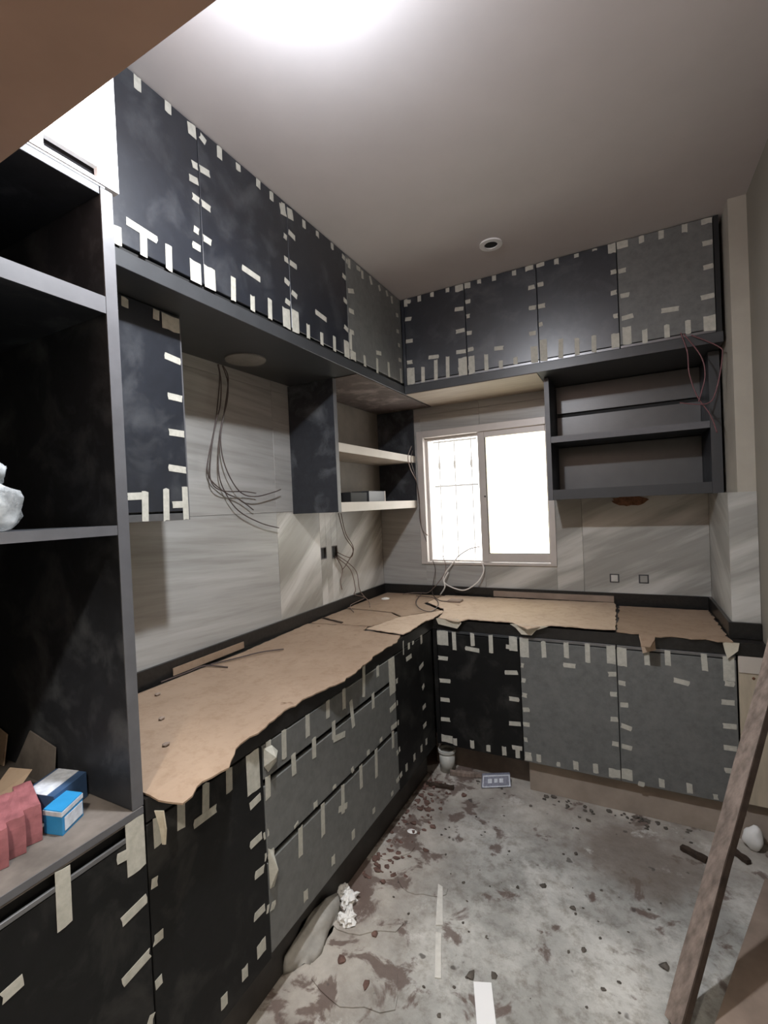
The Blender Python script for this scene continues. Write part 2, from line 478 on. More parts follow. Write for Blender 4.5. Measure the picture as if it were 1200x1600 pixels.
# window ------------------------------------------------------------------
win = thing('window_1', 'sliding aluminium window with two panes in the back wall, blown out by daylight', None, ((WX0 + WX1) / 2, .05, WZ0))
win['kind'] = 'structure'
def frame_ring(mb, x0, x1, z0, z1, w, y0, y1, wb=None, wr=None):
    wb = wb or w; wr = wr or w
    mb.box(x0, x0 + w, y0, y1, z0, z1, .002); mb.box(x1 - wr, x1, y0, y1, z0, z1, .002)
    mb.box(x0 + w, x1 - wr, y0, y1, z0, z0 + wb, .002); mb.box(x0 + w, x1 - wr, y0, y1, z1 - w, z1, .002)
f = MB(); frame_ring(f, WX0 - .028, WX1 + .002, WZ0 - .003, WZ1 + .012, .045, -.012, .055, wb=.016, wr=.035)
f.box(WX0 - .028, WX1 + .002, .055, .19, WZ0 - .01, WZ0 + .006); f.box(WX0 - .02, WX1, .055, .19, WZ1 - .02, WZ1)
f.box(WX0 - .02, WX0 + .012, .055, .19, WZ0, WZ1); f.box(WX1 - .012, WX1, .055, .19, WZ0, WZ1)
f.build('window_frame', M['alu'], win)
ls = MB(); frame_ring(ls, WX0 + .012, .752, WZ0 + .010, WZ1 - .03, .022, .033, .052, wb=.012)
sash = ls.build('sash', M['alu'], win, label='left fixed pane of the window, bars behind it')
box('pane', M['glass'], sash, WX0 + .034, .730, .040, .044, WZ0 + .022, WZ1 - .052)
rs = MB(); frame_ring(rs, .708, WX1 - .02, WZ0 + .016, WZ1 - .026, .044, .002, .028, wb=.052, wr=.02)
sash2 = rs.build('sash', M['alu'], win, label='right sliding sash, with a creamy white view')
box('pane', M['glass_warm'], sash2, .752, WX1 - .04, .012, .016, WZ0 + .068, WZ1 - .070)
gk = MB(); gk.box(.752, .757, .006, .0115, WZ0 + .068, WZ1 - .070); gk.box(.757, WX1 - .04, .006, .0115, WZ0 + .068, WZ0 + .072); gk.build('gasket', M['gasket'], sash2)
MB().cyl((.744, .002, 1.46), .006, -.008, 'y', 10).build('latch', M['gasket'], sash2)
# security grille outside, bracketed to the wall
gm = MB()
for z in (1.56, 1.90): gm.box(-.05, .56, .505, .511, z - .006, z + .006); gm.box(-.05, -.042, .2, .505, z - .006, z + .006)
gr = gm.build('security_grille', M['grille'], win, label='white painted security grille outside the left pane')
for x in (.02, .14, .262, .385, .515): MB().cyl((x, .5, WZ0 - .05), .005, WZ1 - WZ0 + .25, 'z', 8).build('bar', M['grille'], gr)
for x in (.262, .385, .515): MB().lump((x, .5, 1.72), .012, .012, .04, .1, 2, 1).build('collar', M['grille'], gr, True)

# ---------------------------------------------------------------- tape strips
def tape_strip(parent, axis, face, out, u0_, z0_, u1, z1, w):
    """a torn strip of masking tape lying on a cabinet face (axis 'x' or 'y')"""
    d = Vector((u1 - u0_, z1 - z0_)); L = d.length
    if L < .004: return
    d /= L; n = Vector((-d.y, d.x)); hw = w / 2
    nj = 3 if w > .03 else 2
    a = Vector((u0_, z0_)); b = Vector((u1, z1)); pts = []
    for i in range(nj + 1):
        s = -1 + 2 * i / nj; pts.append(a + n * (-s * hw) + d * R(0, .005))
    for i in range(nj + 1):
        s = -1 + 2 * i / nj; pts.append(b + n * (s * hw) - d * R(0, .005))
    lift = .0004 + R(0, .0006)
    P = []
    for p in pts:
        k = face + out * lift
        P.append((k, p.x, p.y) if axis == 'x' else (p.x, k, p.y))
    up = (out * .0007, 0, 0) if axis == 'x' else (0, out * .0007, 0)
    MB().prism(P, up).build('masking_tape', M['tape'], parent)

def tape_up(key, axis, face, out, doors, zmax=None, zmin=None):
    """doors: list of (u0, u1, z0, z1, object); strips are cut where they cross a joint, as in the room"""
    for (ua, za, ub, zb, w) in TAPES[key]:
        if zmax: za = min(za, zmax); zb = min(zb, zmax)
        if zmin: za = max(za, zmin); zb = max(zb, zmin)
        if ua > ub: ua, za, ub, zb = ub, zb, ua, za
        runs = []
        if ub - ua < .6 * abs(zb - za):                             # upright strip: keep it clear of the joint
            cu, cz = (ua + ub) / 2, (za + zb) / 2
            q = min(doors, key=lambda q: max(q[0] - cu, 0, cu - q[1]) + max(q[2] - cz, 0, cz - q[3]))
            lo, hi = q[0] + .002 + w / 2, q[1] - .002 - w / 2
            runs.append((q[4], min(max(ua, lo), hi), za, min(max(ub, lo), hi), zb))
        else:
            cz = (za + zb) / 2
            row = [q for q in doors if q[2] <= cz <= q[3]] or [min(doors, key=lambda q: max(q[0] - ua, 0, ua - q[1]) + max(q[2] - cz, 0, cz - q[3]))]
            sh = max(0, min(q[0] for q in row) + .002 - ua) - max(0, ub - max(q[1] for q in row) + .002)
            ua += sh; ub += sh
            for q in row:
                a, c = max(ua, q[0] + .002), min(ub, q[1] - .002)
                if c - a < .008: continue
                f = lambda u: za + (zb - za) * (u - ua) / (ub - ua)
                runs.append((q[4], a, f(a), c, f(c)))
        for (o, a, p, c, r) in runs: tape_strip(o, axis, face, out, a, p, c, r, w)

def door_x(name, mat, parent, x, y0, y1, z0, z1, t=.018, **kw):
    return box(name, mat, parent, x - t, x, y0 + .0015, y1 - .0015, z0, z1, .0012, **kw)
def door_y(name, mat, parent, y, x0, x1, z0, z1, t=.018, **kw):
    return box(name, mat, parent, x0 + .0015, x1 - .0015, y, y + t, z0, z1, .0012, **kw)

# ---------------------------------------------------------------- upper cabinets
GR_U = 'taped upper cabinets under the ceiling'
ZD0, ZD1 = 2.132, 2.611
yl = [-2.283, -1.861, -1.439, -1.016, -.422]
lab = ['black upper cabinet on the left wall beside the white cupboard door', 'second black upper cabinet on the left wall, a long tape across its door',
       'third black upper cabinet on the left wall, chalky smudges low on its door', 'grey upper cabinet on the left wall reaching into the corner']
ud = []
for i in range(4):
    y0, y1 = yl[i], yl[i + 1]
    t = thing('upper_cabinet', lab[i], 'cabinet', (.2, (y0 + y1) / 2, 2.115), GR_U)
    box('carcass', M['carcass'], t, .004, XU - .020, y0 + .001, y1 - .001, 2.1155, 2.6125)
    d = door_x('door', M['black'] if i < 3 else M['grey'], t, XU, y0, y1, ZD0, ZD1)
    box('recess_strip', M['dark'], t, XU - .019, XU - .010, y0 + .002, y1 - .002, 2.1158, 2.1285, .001)
    ud.append((y0, y1, 2.1, 2.62, d))
TAPES = {
    'upper_left': [(-2.056,2.617,-2.057,2.570,.021),(-1.962,2.614,-1.963,2.577,.021),(-1.882,2.607,-1.879,2.565,.030),(-1.852,2.593,-1.828,2.582,.021),(-1.888,2.483,-1.816,2.492,.021),(-1.902,2.434,-1.861,2.440,.021),(-1.893,2.384,-1.819,2.380,.021),(-1.894,2.287,-1.869,2.284,.021),(-1.865,2.276,-1.822,2.274,.021),(-1.901,2.236,-1.869,2.235,.021),(-2.111,2.197,-2.018,2.189,.021),(-2.062,2.185,-2.064,2.121,.021),(-1.984,2.195,-1.986,2.119,.021),(-2.135,2.173,-2.136,2.121,.021),(-1.892,2.190,-1.892,2.120,.040),(-1.843,2.195,-1.843,2.125,.043),(-1.772,2.610,-1.773,2.568,.021),(-1.691,2.605,-1.690,2.578,.021),(-1.593,2.610,-1.595,2.577,.021),(-1.524,2.607,-1.524,2.571,.021),(-1.460,2.604,-1.456,2.578,.021),(-1.481,2.569,-1.400,2.583,.040),(-1.467,2.476,-1.441,2.472,.021),(-1.434,2.504,-1.391,2.496,.021),(-1.470,2.387,-1.389,2.384,.021),(-1.473,2.305,-1.441,2.297,.021),(-1.434,2.274,-1.394,2.264,.021),(-1.473,2.226,-1.438,2.220,.021),(-1.738,2.205,-1.742,2.121,.021),(-1.651,2.178,-1.653,2.120,.021),(-1.561,2.201,-1.564,2.120,.021),(-1.333,2.181,-1.335,2.120,.021),(-1.238,2.178,-1.240,2.119,.021),(-1.141,2.191,-1.144,2.120,.021),(-1.698,2.255,-1.605,2.248,.021),(-1.280,2.250,-1.193,2.241,.021),(-1.329,2.606,-1.329,2.569,.021),(-1.237,2.604,-1.237,2.576,.021),(-1.125,2.608,-1.125,2.575,.021),(-1.047,2.589,-.996,2.577,.021),(-.984,2.602,-.985,2.552,.021),(-1.049,2.497,-1.013,2.491,.021),(-1.008,2.441,-.949,2.460,.021),(-1.049,2.386,-1.013,2.380,.021),(-1.006,2.352,-.958,2.356,.021),(-1.056,2.261,-1.015,2.250,.021),(-1.005,2.253,-.966,2.255,.021),(-1.000,2.247,-1.003,2.166,.021),(-.917,2.589,-.876,2.593,.021),(-.861,2.600,-.859,2.553,.021),(-.783,2.606,-.764,2.564,.021),(-.688,2.595,-.673,2.567,.021),(-.601,2.600,-.586,2.571,.021),(-.537,2.595,-.531,2.550,.021),(-.876,2.175,-.873,2.118,.021),(-.742,2.194,-.745,2.116,.021),(-.614,2.209,-.610,2.124,.021),(-.458,2.212,-.456,2.124,.021),(-.753,2.222,-.691,2.232,.021),(-.492,2.504,-.456,2.511,.021),(-.493,2.414,-.460,2.417,.021),(-.482,2.339,-.451,2.340,.021),(-.482,2.255,-.442,2.259,.021),(-1.470,2.197,-1.470,2.118,.043),(-1.421,2.210,-1.421,2.119,.043),(-1.033,2.198,-1.033,2.113,.044),(-.985,2.167,-.985,2.120,.049)],
    'upper_back': [(.442,2.610,.441,2.563,.021),(.421,2.597,.465,2.588,.021),(.421,2.496,.465,2.491,.021),(.425,2.369,.471,2.366,.021),(.426,2.248,.466,2.246,.021),(.534,2.209,.531,2.110,.021),(.570,2.252,.634,2.247,.021),(.613,2.235,.609,2.111,.021),(.683,2.239,.679,2.111,.021),(.737,2.155,.831,2.156,.021),(.530,2.611,.530,2.575,.021),(.607,2.613,.607,2.581,.021),(.699,2.615,.698,2.585,.021),(.733,2.483,.786,2.477,.021),(.734,2.361,.789,2.362,.021),(.732,2.250,.795,2.246,.021),(.791,2.508,.827,2.508,.021),(.792,2.430,.821,2.431,.021),(.794,2.341,.828,2.338,.021),(.797,2.250,.833,2.252,.021),(.876,2.615,.876,2.585,.021),(.956,2.614,.955,2.579,.021),(1.059,2.617,1.059,2.579,.021),(1.123,2.499,1.160,2.500,.021),(1.162,2.503,1.201,2.503,.021),(1.123,2.398,1.162,2.395,.021),(1.164,2.396,1.206,2.394,.021),(1.166,2.304,1.192,2.306,.021),(1.120,2.269,1.155,2.268,.021),(.897,2.212,.896,2.110,.021),(.973,2.164,.972,2.114,.021),(.941,2.229,.992,2.225,.021),(1.048,2.167,1.048,2.126,.021),(1.271,2.212,1.267,2.094,.021),(.450,2.216,.450,2.109,.047),(.771,2.218,.771,2.111,.048),(.817,2.218,.817,2.111,.033),(.765,2.612,.765,2.571,.045),(.809,2.611,.809,2.577,.033),(1.135,2.617,1.135,2.583,.039),(1.182,2.616,1.182,2.588,.039),(1.143,2.205,1.143,2.113,.034),(1.188,2.228,1.188,2.109,.034),(1.265,2.617,1.265,2.578,.021),(1.357,2.619,1.357,2.588,.021),(1.438,2.618,1.438,2.595,.021),(1.172,2.504,1.200,2.502,.021),(1.168,2.395,1.205,2.396,.021),(1.500,2.476,1.529,2.477,.021),(1.534,2.472,1.568,2.473,.021),(1.497,2.379,1.527,2.381,.021),(1.536,2.357,1.578,2.356,.021),(1.505,2.270,1.533,2.270,.021),(1.540,2.252,1.592,2.257,.021),(1.271,2.215,1.268,2.116,.021),(1.345,2.204,1.343,2.116,.021),(1.420,2.203,1.418,2.116,.021),(1.633,2.617,1.633,2.574,.021),(1.711,2.616,1.710,2.570,.021),(1.800,2.620,1.799,2.570,.021),(1.860,2.503,1.900,2.502,.021),(1.860,2.399,1.900,2.401,.021),(1.848,2.272,1.901,2.274,.021),(1.699,2.251,1.769,2.247,.021),(1.632,2.185,1.632,2.119,.021),(1.719,2.188,1.719,2.123,.021),(1.799,2.191,1.799,2.125,.021),(1.511,2.619,1.511,2.563,.033),(1.555,2.614,1.555,2.575,.046),(1.512,2.192,1.512,2.121,.034),(1.560,2.213,1.560,2.125,.036),(1.880,2.622,1.880,2.583,.039),(1.883,2.193,1.883,2.123,.044)],
    'small_left': [(-2.035,2.067,-2.036,2.028,.021),(-1.934,2.071,-1.936,2.027,.021),(-1.894,1.926,-1.832,1.919,.021),(-1.889,1.801,-1.832,1.800,.021),(-1.895,1.688,-1.834,1.687,.021),(-1.903,1.577,-1.834,1.571,.021),(-2.060,1.487,-2.008,1.489,.021),(-2.002,1.504,-2.006,1.411,.021),(-1.931,1.513,-1.935,1.410,.021),(-1.856,1.519,-1.857,1.409,.021),(-1.899,1.461,-1.837,1.462,.021),(-1.861,2.068,-1.861,2.007,.063)],
    'lower_left': [(-2.434,.794,-2.435,.682,.026),(-2.336,.738,-2.307,.733,.021),(-2.334,.606,-2.269,.615,.021),(-2.337,.485,-2.270,.495,.021),(-2.537,.646,-2.503,.650,.021),(-2.269,.635,-2.246,.631,.021),(-2.271,.511,-2.236,.509,.021),(-2.271,.414,-2.245,.417,.021),(-2.288,.357,-2.268,.349,.021),(-2.293,.796,-2.293,.682,.041),(-2.241,.770,-2.241,.702,.021),(-2.179,.771,-2.182,.701,.021),(-2.107,.771,-2.112,.700,.021),(-2.150,.692,-2.077,.691,.021),(-2.032,.768,-2.035,.704,.021),(-1.970,.626,-1.922,.632,.021),(-1.975,.523,-1.926,.524,.021),(-1.923,.514,-1.897,.515,.021),(-1.962,.432,-1.922,.427,.021),(-1.972,.324,-1.925,.321,.021),(-1.922,.308,-1.885,.297,.021),(-2.012,.229,-2.013,.192,.021),(-2.084,.225,-2.085,.189,.021),(-1.948,.770,-1.948,.654,.049),(-1.949,.244,-1.949,.201,.034),(-.970,.835,-.974,.739,.008),(-1.883,.771,-1.884,.734,.021),(-1.815,.772,-1.819,.682,.021),(-1.698,.771,-1.701,.695,.021),(-1.583,.772,-1.587,.706,.021),(-1.480,.774,-1.484,.695,.021),(-1.332,.810,-1.344,.686,.021),(-1.223,.772,-1.224,.724,.021),(-1.777,.681,-1.777,.612,.021),(-1.670,.681,-1.673,.610,.021),(-1.554,.686,-1.557,.619,.021),(-1.563,.622,-1.484,.608,.021),(-1.438,.712,-1.426,.605,.021),(-1.270,.680,-1.272,.612,.021),(-1.759,.443,-1.764,.347,.021),(-1.639,.444,-1.644,.335,.021),(-1.516,.442,-1.522,.337,.021),(-1.551,.368,-1.489,.350,.021),(-1.388,.446,-1.391,.353,.021),(-1.266,.448,-1.272,.333,.021),(-1.780,.467,-1.777,.453,.021),(-1.678,.476,-1.678,.450,.021),(-1.568,.468,-1.568,.449,.021),(-1.458,.454,-1.436,.458,.021),(-1.328,.475,-1.328,.450,.021),(-1.221,.474,-1.220,.451,.021),(-1.892,.674,-1.895,.605,.021),(-1.922,.455,-1.879,.447,.021),(-1.135,.547,-1.051,.553,.021),(-1.129,.468,-1.051,.463,.021),(-1.114,.451,-1.118,.376,.021),(-1.090,.338,-1.049,.345,.021),(-1.102,.222,-1.039,.228,.021),(-1.146,.208,-1.144,.185,.021),(-1.748,.235,-1.749,.197,.021),(-1.594,.238,-1.596,.203,.021),(-1.461,.242,-1.462,.206,.021),(-1.305,.231,-1.306,.206,.021),(-.764,.780,-.763,.732,.021),(-.806,.620,-.747,.630,.021),(-.781,.511,-.750,.524,.021),(-.785,.416,-.743,.419,.021),(-.791,.324,-.745,.326,.021),(-.912,.780,-.913,.745,.021),(-.951,.711,-.885,.711,.021),(-.863,.777,-.864,.756,.021),(-.755,.256,-.757,.220,.021),(-.819,.251,-.820,.215,.021),(-.904,.250,-.904,.214,.021),(-.993,.249,-.993,.211,.021),(-1.094,.648,-1.041,.648,.021),(-1.085,.766,-1.085,.605,.057)],
    'lower_back': [(.640,.765,.682,.704,.006),(.717,.770,.718,.666,.021),(.815,.770,.816,.696,.021),(.773,.684,.852,.677,.021),(.909,.766,.909,.670,.021),(.982,.713,1.039,.707,.021),(.584,.618,.640,.618,.021),(.584,.498,.649,.501,.021),(.586,.398,.643,.400,.021),(.586,.293,.640,.297,.021),(.970,.583,1.037,.590,.021),(.987,.457,1.039,.457,.021),(.980,.333,1.041,.339,.021),(.699,.208,.699,.166,.021),(.790,.213,.791,.168,.021),(.874,.205,.874,.169,.021),(.953,.213,.954,.165,.021),(.992,.217,1.043,.219,.021),(1.019,.214,1.019,.167,.021),(1.160,.757,1.162,.674,.021),(1.262,.763,1.262,.685,.021),(1.352,.757,1.352,.677,.021),(1.244,.653,1.302,.653,.021),(1.046,.630,1.069,.627,.021),(1.047,.556,1.073,.555,.021),(1.047,.486,1.076,.482,.021),(1.048,.411,1.086,.417,.021),(1.047,.341,1.083,.343,.021),(1.047,.267,1.071,.267,.021),(1.047,.196,1.087,.197,.021),(1.046,.176,1.088,.178,.021),(1.118,.211,1.118,.169,.021),(1.196,.178,1.217,.179,.021),(1.282,.211,1.283,.171,.021),(1.366,.218,1.367,.171,.021),(.617,.774,.617,.685,.061),(.617,.214,.617,.171,.062),(1.019,.768,1.019,.693,.039),(1.065,.768,1.065,.667,.042),(1.261,.759,1.261,.688,.021),(1.352,.764,1.352,.673,.021),(1.431,.633,1.470,.638,.021),(1.437,.545,1.468,.547,.021),(1.433,.432,1.470,.436,.021),(1.435,.324,1.473,.323,.021),(1.284,.210,1.284,.168,.021),(1.366,.219,1.368,.170,.021),(1.587,.759,1.588,.689,.021),(1.664,.767,1.665,.696,.021),(1.792,.765,1.795,.691,.021),(1.680,.642,1.741,.631,.021),(1.473,.602,1.505,.599,.021),(1.474,.503,1.511,.506,.021),(1.474,.413,1.520,.401,.021),(1.474,.320,1.520,.315,.021),(1.533,.167,1.562,.165,.021),(1.625,.209,1.626,.166,.021),(1.725,.213,1.727,.167,.021),(1.805,.176,1.827,.177,.021),(1.857,.651,1.893,.650,.021),(1.844,.573,1.892,.575,.021),(1.845,.476,1.895,.479,.021),(1.848,.388,1.896,.389,.021),(1.848,.294,1.875,.296,.021),(1.448,.765,1.448,.680,.035),(1.444,.212,1.444,.167,.047),(1.490,.761,1.490,.673,.038),(1.492,.222,1.492,.170,.043),(1.875,.763,1.875,.660,.038)],
}
CABLES = [
    ('h1', [(0.05, -1.475, 2.047), (0.03, -1.446, 1.986), (0.03, -1.457, 1.883), (0.03, -1.49, 1.792), (0.03, -1.521, 1.662), (0.03, -1.527, 1.564), (0.03, -1.471, 1.523), (0.03, -1.343, 1.52), (0.03, -1.268, 1.513)]),
    ('h2', [(0.055, -1.483, 2.043), (0.02, -1.443, 1.995), (0.02, -1.478, 1.809), (0.02, -1.523, 1.663), (0.02, -1.527, 1.579), (0.02, -1.443, 1.516), (0.02, -1.366, 1.487), (0.02, -1.279, 1.437)]),
    ('h3', [(0.05, -1.453, 2.047), (0.025, -1.403, 1.992), (0.025, -1.413, 1.906), (0.025, -1.459, 1.775), (0.025, -1.479, 1.609), (0.025, -1.448, 1.516), (0.025, -1.374, 1.434), (0.025, -1.238, 1.374), (0.025, -1.115, 1.344)]),
    ('h4', [(0.06, -1.458, 2.042), (0.035, -1.409, 2.0), (0.035, -1.443, 1.848), (0.035, -1.469, 1.737), (0.035, -1.45, 1.624), (0.035, -1.379, 1.523), (0.035, -1.286, 1.497), (0.035, -1.157, 1.517), (0.035, -1.1, 1.532)]),
    ('s1', [(0.1, -0.697, 1.399), (0.08, -0.61, 1.265), (0.06, -0.496, 1.179), (0.04, -0.496, 1.126), (0.005, -0.588, 1.169)]),
    ('s2', [(0.12, -0.7, 1.398), (0.09, -0.616, 1.284), (0.07, -0.504, 1.18), (0.05, -0.551, 1.099), (0.04, -0.594, 1.065)]),
    ('s3', [(0.005, -0.607, 1.148), (0.02, -0.559, 1.066), (0.02, -0.586, 0.999), (0.02, -0.573, 0.945)]),
    ('s4', [(0.005, -0.599, 1.142), (0.04, -0.502, 1.054), (0.05, -0.47, 0.932), (0.05, -0.486, 0.901), (-0.099, -0.335, 0.85), (0.001, -0.504, 0.834), (0.145, -0.658, 0.834)]),
    ('s5', [(0.005, -0.59, 1.153), (0.03, -0.501, 1.092), (0.05, -0.446, 1.027), (0.06, -0.435, 0.917), (0.087, -0.38, 0.838), (0.175, -0.522, 0.834)]),
    ('w1', [(0.3, -0.102, 1.81), (0.305, -0.175, 1.736), (0.31, -0.159, 1.661), (0.287, -0.02, 1.585), (0.294, -0.02, 1.509), (0.305, -0.02, 1.389), (0.313, -0.02, 1.269), (0.354, -0.02, 1.219)]),
    ('w2', [(0.3, -0.089, 1.782), (0.305, -0.131, 1.711), (0.287, -0.03, 1.609), (0.308, -0.03, 1.469), (0.306, -0.03, 1.32), (0.343, -0.02, 1.179)]),
    ('white', [(0.699, 0.02, 1.145), (0.632, 0.03, 1.13), (0.56, 0.03, 1.086), (0.538, 0.0, 1.06), (0.478, -0.04, 0.986), (0.461, -0.05, 0.944), (0.482, -0.06, 0.907), (0.574, -0.07, 0.877), (0.633, -0.07, 0.887), (0.696, -0.05, 0.937), (0.724, -0.03, 1.0), (0.707, -0.01, 1.054)]),
    ('white2', [(0.489, -0.03, 0.98), (0.469, -0.06, 0.931), (0.48, -0.08, 0.892), (0.441, -0.064, 0.832)]),
    ('d1', [(0.38, 0.02, 1.055), (0.396, -0.02, 0.991), (0.391, -0.05, 0.917), (0.376, -0.019, 0.832), (0.498, -0.232, 0.832), (0.575, -0.246, 0.832)]),
    ('d2', [(0.45, 0.02, 1.086), (0.47, -0.02, 1.022), (0.46, -0.05, 0.958), (0.357, -0.013, 0.85), (0.295, 0.032, 0.834), (0.234, -0.055, 0.834), (0.192, -0.108, 0.832)]),
    ('d3', [(0.301, 0.016, 0.832), (0.369, -0.289, 0.832), (0.463, -0.461, 0.832), (0.562, -0.527, 0.832), (0.531, -0.332, 0.832), (0.428, -0.167, 0.832), (0.304, -0.14, 0.832)]),
    ('r1', [(1.77, -0.43, 2.135), (1.792, -0.43, 2.046), (1.796, -0.43, 1.953), (1.822, -0.43, 1.848), (1.868, -0.43, 1.758), (1.889, -0.43, 1.68)]),
    ('r2', [(1.78, -0.435, 2.127), (1.84, -0.435, 2.019), (1.853, -0.435, 1.934), (1.835, -0.435, 1.853), (1.826, -0.435, 1.821)]),
    ('r3', [(1.808, -0.44, 2.114), (1.902, -0.44, 2.047), (1.916, -0.44, 2.004), (1.89, -0.44, 1.86), (1.854, -0.44, 1.808), (1.756, -0.44, 1.826)]),
]
tape_up('upper_left', 'x', XU, 1, ud, 2.611, 2.117)
xr = [.432, .793, 1.167, 1.530, 1.902]
lab = ['black upper cabinet on the back wall touching the corner', 'second black upper cabinet on the back wall, left above the window',
       'third black upper cabinet on the back wall, lamp glare along its lower edge', 'grey upper cabinet on the back wall beside the pillar']
ud = []
for i in range(4):
    x0, x1 = xr[i], xr[i + 1]
    t = thing('upper_cabinet', lab[i], 'cabinet', ((x0 + x1) / 2, -.2, 2.115), GR_U)
    box('carcass', M['carcass'], t, x0 + .001 - (.018 if i == 0 else 0), x1 - .001, YU + .020, -.004, 2.1155, 2.6125)
    d = door_y('door', M['black'] if i < 3 else M['grey'], t, YU, x0, x1, ZD0, ZD1)
    box('grip_strip', M['strip'], t, x0 + .002, x1 - .002, YU + .001, YU + .016, 2.1158, 2.1285, .001)
    ud.append((x0, x1, 2.1, 2.62, d))
box('corner_filler', M['black'], None, XU + .001, .430, YU + .002, YU + .019, 2.1155, 2.611)
tag(bpy.data.objects['corner_filler'], 'thin black corner strip between the two runs of upper cabinets', 'filler strip')
box('end_panel', M['dark'], None, 1.9035, 1.922, YU, -.005, 2.1155, 2.611)
tag(bpy.data.objects['end_panel'], 'dark end panel between the grey upper cabinet and the pillar', 'panel')
tape_up('upper_back', 'y', YU, -1, ud, 2.611, 2.117)
# continuous bottom boards
bl = thing('bottom_board', 'long dark board under the left upper cabinets, with a grey disc for the lit duct hole', 'board', (.2, -1.2, 2.069))
box('board', M['rail'], bl, .002, XU + .002, -2.268, -.002, 2.069, 2.1145, .001)
box('underside_panel', M['dust_board'], bl, .002, XU - .004, -.95, -.004, 2.0655, 2.0685, label='dust-smeared end of the underside')
vb = MB().cyl((.139, -1.41, 2.0635), .083, .005, 'z', 36); vb.build('duct_hole_disc', M['lit_duct_hole'], bl)  # flat disc for the duct hole, its lit inside put into the grey
br = thing('bottom_board', 'dark board under the back upper cabinets, pale on its underside over the window', 'board', (1.2, -.2, 2.069))
box('board', M['rail'], br, XU + .004, 1.925, YU - .002, -.002, 2.069, 2.1145, .001)
box('underside_panel', M['pale_board'], br, XU + .01, 1.150, YU + .004, -.004, 2.0655, 2.0685, label='pale underside panel')

# ---------------------------------------------------------------- small hanging cabinet beside the tall unit
t = thing('wall_cabinet', 'narrow black hanging cabinet beside the tall open unit, scuffed and taped', 'cabinet', (.14, -2.06, 1.408))
XS = .28
box('carcass', M['carcass'], t, .003, XS - .020, -2.267, -1.852, 1.412, 2.066)
sd = door_x('door', M['black'], t, XS, -2.267, -1.850, 1.44, 2.064)
box('grip_strip', M['strip'], t, XS - .016, XS - .001, -2.266, -1.852, 1.412, 1.434, .001)
box('side_panel', M['edge_grey'], t, .003, XS - .001, -1.8505, -1.846, 1.412, 2.066)
tape_up('small_left', 'x', XS, 1, [(-2.27, -1.85, 1.4, 2.07, sd)], 2.06, 1.41)

# ---------------------------------------------------------------- open shelf cabinets under the uppers
t = thing('open_shelf_cabinet', 'charcoal open shelf cabinet with pale shelf edges in the left corner', 'cabinet', (.14, -.48, 1.407))
box('side_panel', M['carcass'], t, .002, XS, -.972, -.954, 1.408, 2.064, .001)
box('edge_band', M['edge_grey'], t, XS, XS + .0015, -.972, -.944, 1.408, 2.064)
box('side_panel', M['carcass'], t, .002, XS, -.020, -.002, 1.408, 2.064, .001)
box('back_panel', M['shelf_back'], t, .002, .012, -.953, -.021, 1.458, 2.064)
for z0, z1, nm in ((1.408, 1.456, 'bottom_board'), (1.708, 1.752, 'shelf')):
    s = box(nm, M['pale_board'], t, .013, XS - .002, -.953, -.021, z0, z1, .001)
    box('edge_band', M['edge_pale'], s, XS - .0018, XS + .001, -.953, -.003, z0, z1, label='pale edge band')

t = thing('open_shelf_cabinet', 'dark open shelf cabinet to the right of the window', 'cabinet', (1.55, -.15, 1.42))
YS = -.30
X0, X1 = 1.165, 1.925
box('side_panel', M['carcass'], t, X0, X0 + .024, YS, -.003, 1.418, 2.064, .001)
box('edge_band', M['edge_grey'], t, X0, X0 + .024, YS - .0018, YS - .0002, 1.418, 2.052)
box('side_panel', M['carcass'], t, XC - .020, XC - .002, YS, -.003, 1.418, 2.064, .001)
box('edge_band', M['rail'], t, XC - .020, X1, YS - .0018, YS - .0002, 1.418, 2.064)
box('back_panel', M['dark'], t, X0 + .025, XC - .021, -.0035, -.001, 1.42, 2.064)
for z0, z1 in ((1.475, 1.715), (1.755, 1.890), (1.912, 2.064)):
    box('back_panel', M['back_board'], t, X0 + .025, XC - .021, -.022 if z0 > 1.5 else -.014, -.004, z0, z1, .001)
s = box('shelf', M['carcass'], t, X0 + .025, XC - .021, YS + .002, -.023, 1.720, 1.752, .001)
box('edge_band', M['edge_grey'], s, X0 + .025, XC - .021, YS, YS + .0018, 1.720, 1.752)
s = box('bottom_board', M['carcass'], t, X0 + .025, XC - .021, YS + .002, -.004, 1.420, 1.472, .001)
box('edge_band', M['rail'], s, X0 + .025, XC - .021, YS, YS + .0018, 1.420, 1.472)

# ---------------------------------------------------------------- tall open unit on the left with the white cupboard above
YT = -2.270
t = thing('tall_open_unit', 'tall charcoal open shelf unit at the left edge beside the counter', 'shelf unit', (.3, -2.6, .812))
box('side_panel', M['carcass'], t, .004, XL - .003, YT - .025, YT, .812, 2.110, .001)
box('edge_band', M['edge_grey'], t, XL - .0028, XL - .0005, YT - .025, YT, .812, 2.110)
box('side_panel', M['carcass'], t, .004, XL - .003, -2.985, -2.96, .812, 2.110, .001)
box('back_panel', M['carcass'], t, .004, .014, -2.958, YT - .026, .812, 2.110)
box('top_panel', M['carcass'], t, .016, XL - .002, -2.958, YT - .026, 2.095, 2.112, .001)
for z0, z1, m in ((1.392, 1.412, M['edge_grey']), (1.850, 1.885, M['edge_grey'])):
    s = box('shelf', M['carcass'], t, .016, XL - .003, -2.958, YT - .026, z0, z1, .001)
    box('edge_band', m, s, XL - .0028, XL - .0006, -2.958, YT - .026, z0, z1)
s = MB().faces([(.59, -2.5, 1.4125), (.598, -2.5, 1.4125), (.598, -2.3, 1.4125), (.592, -2.3, 1.4125)], [(0, 1, 2, 3)])
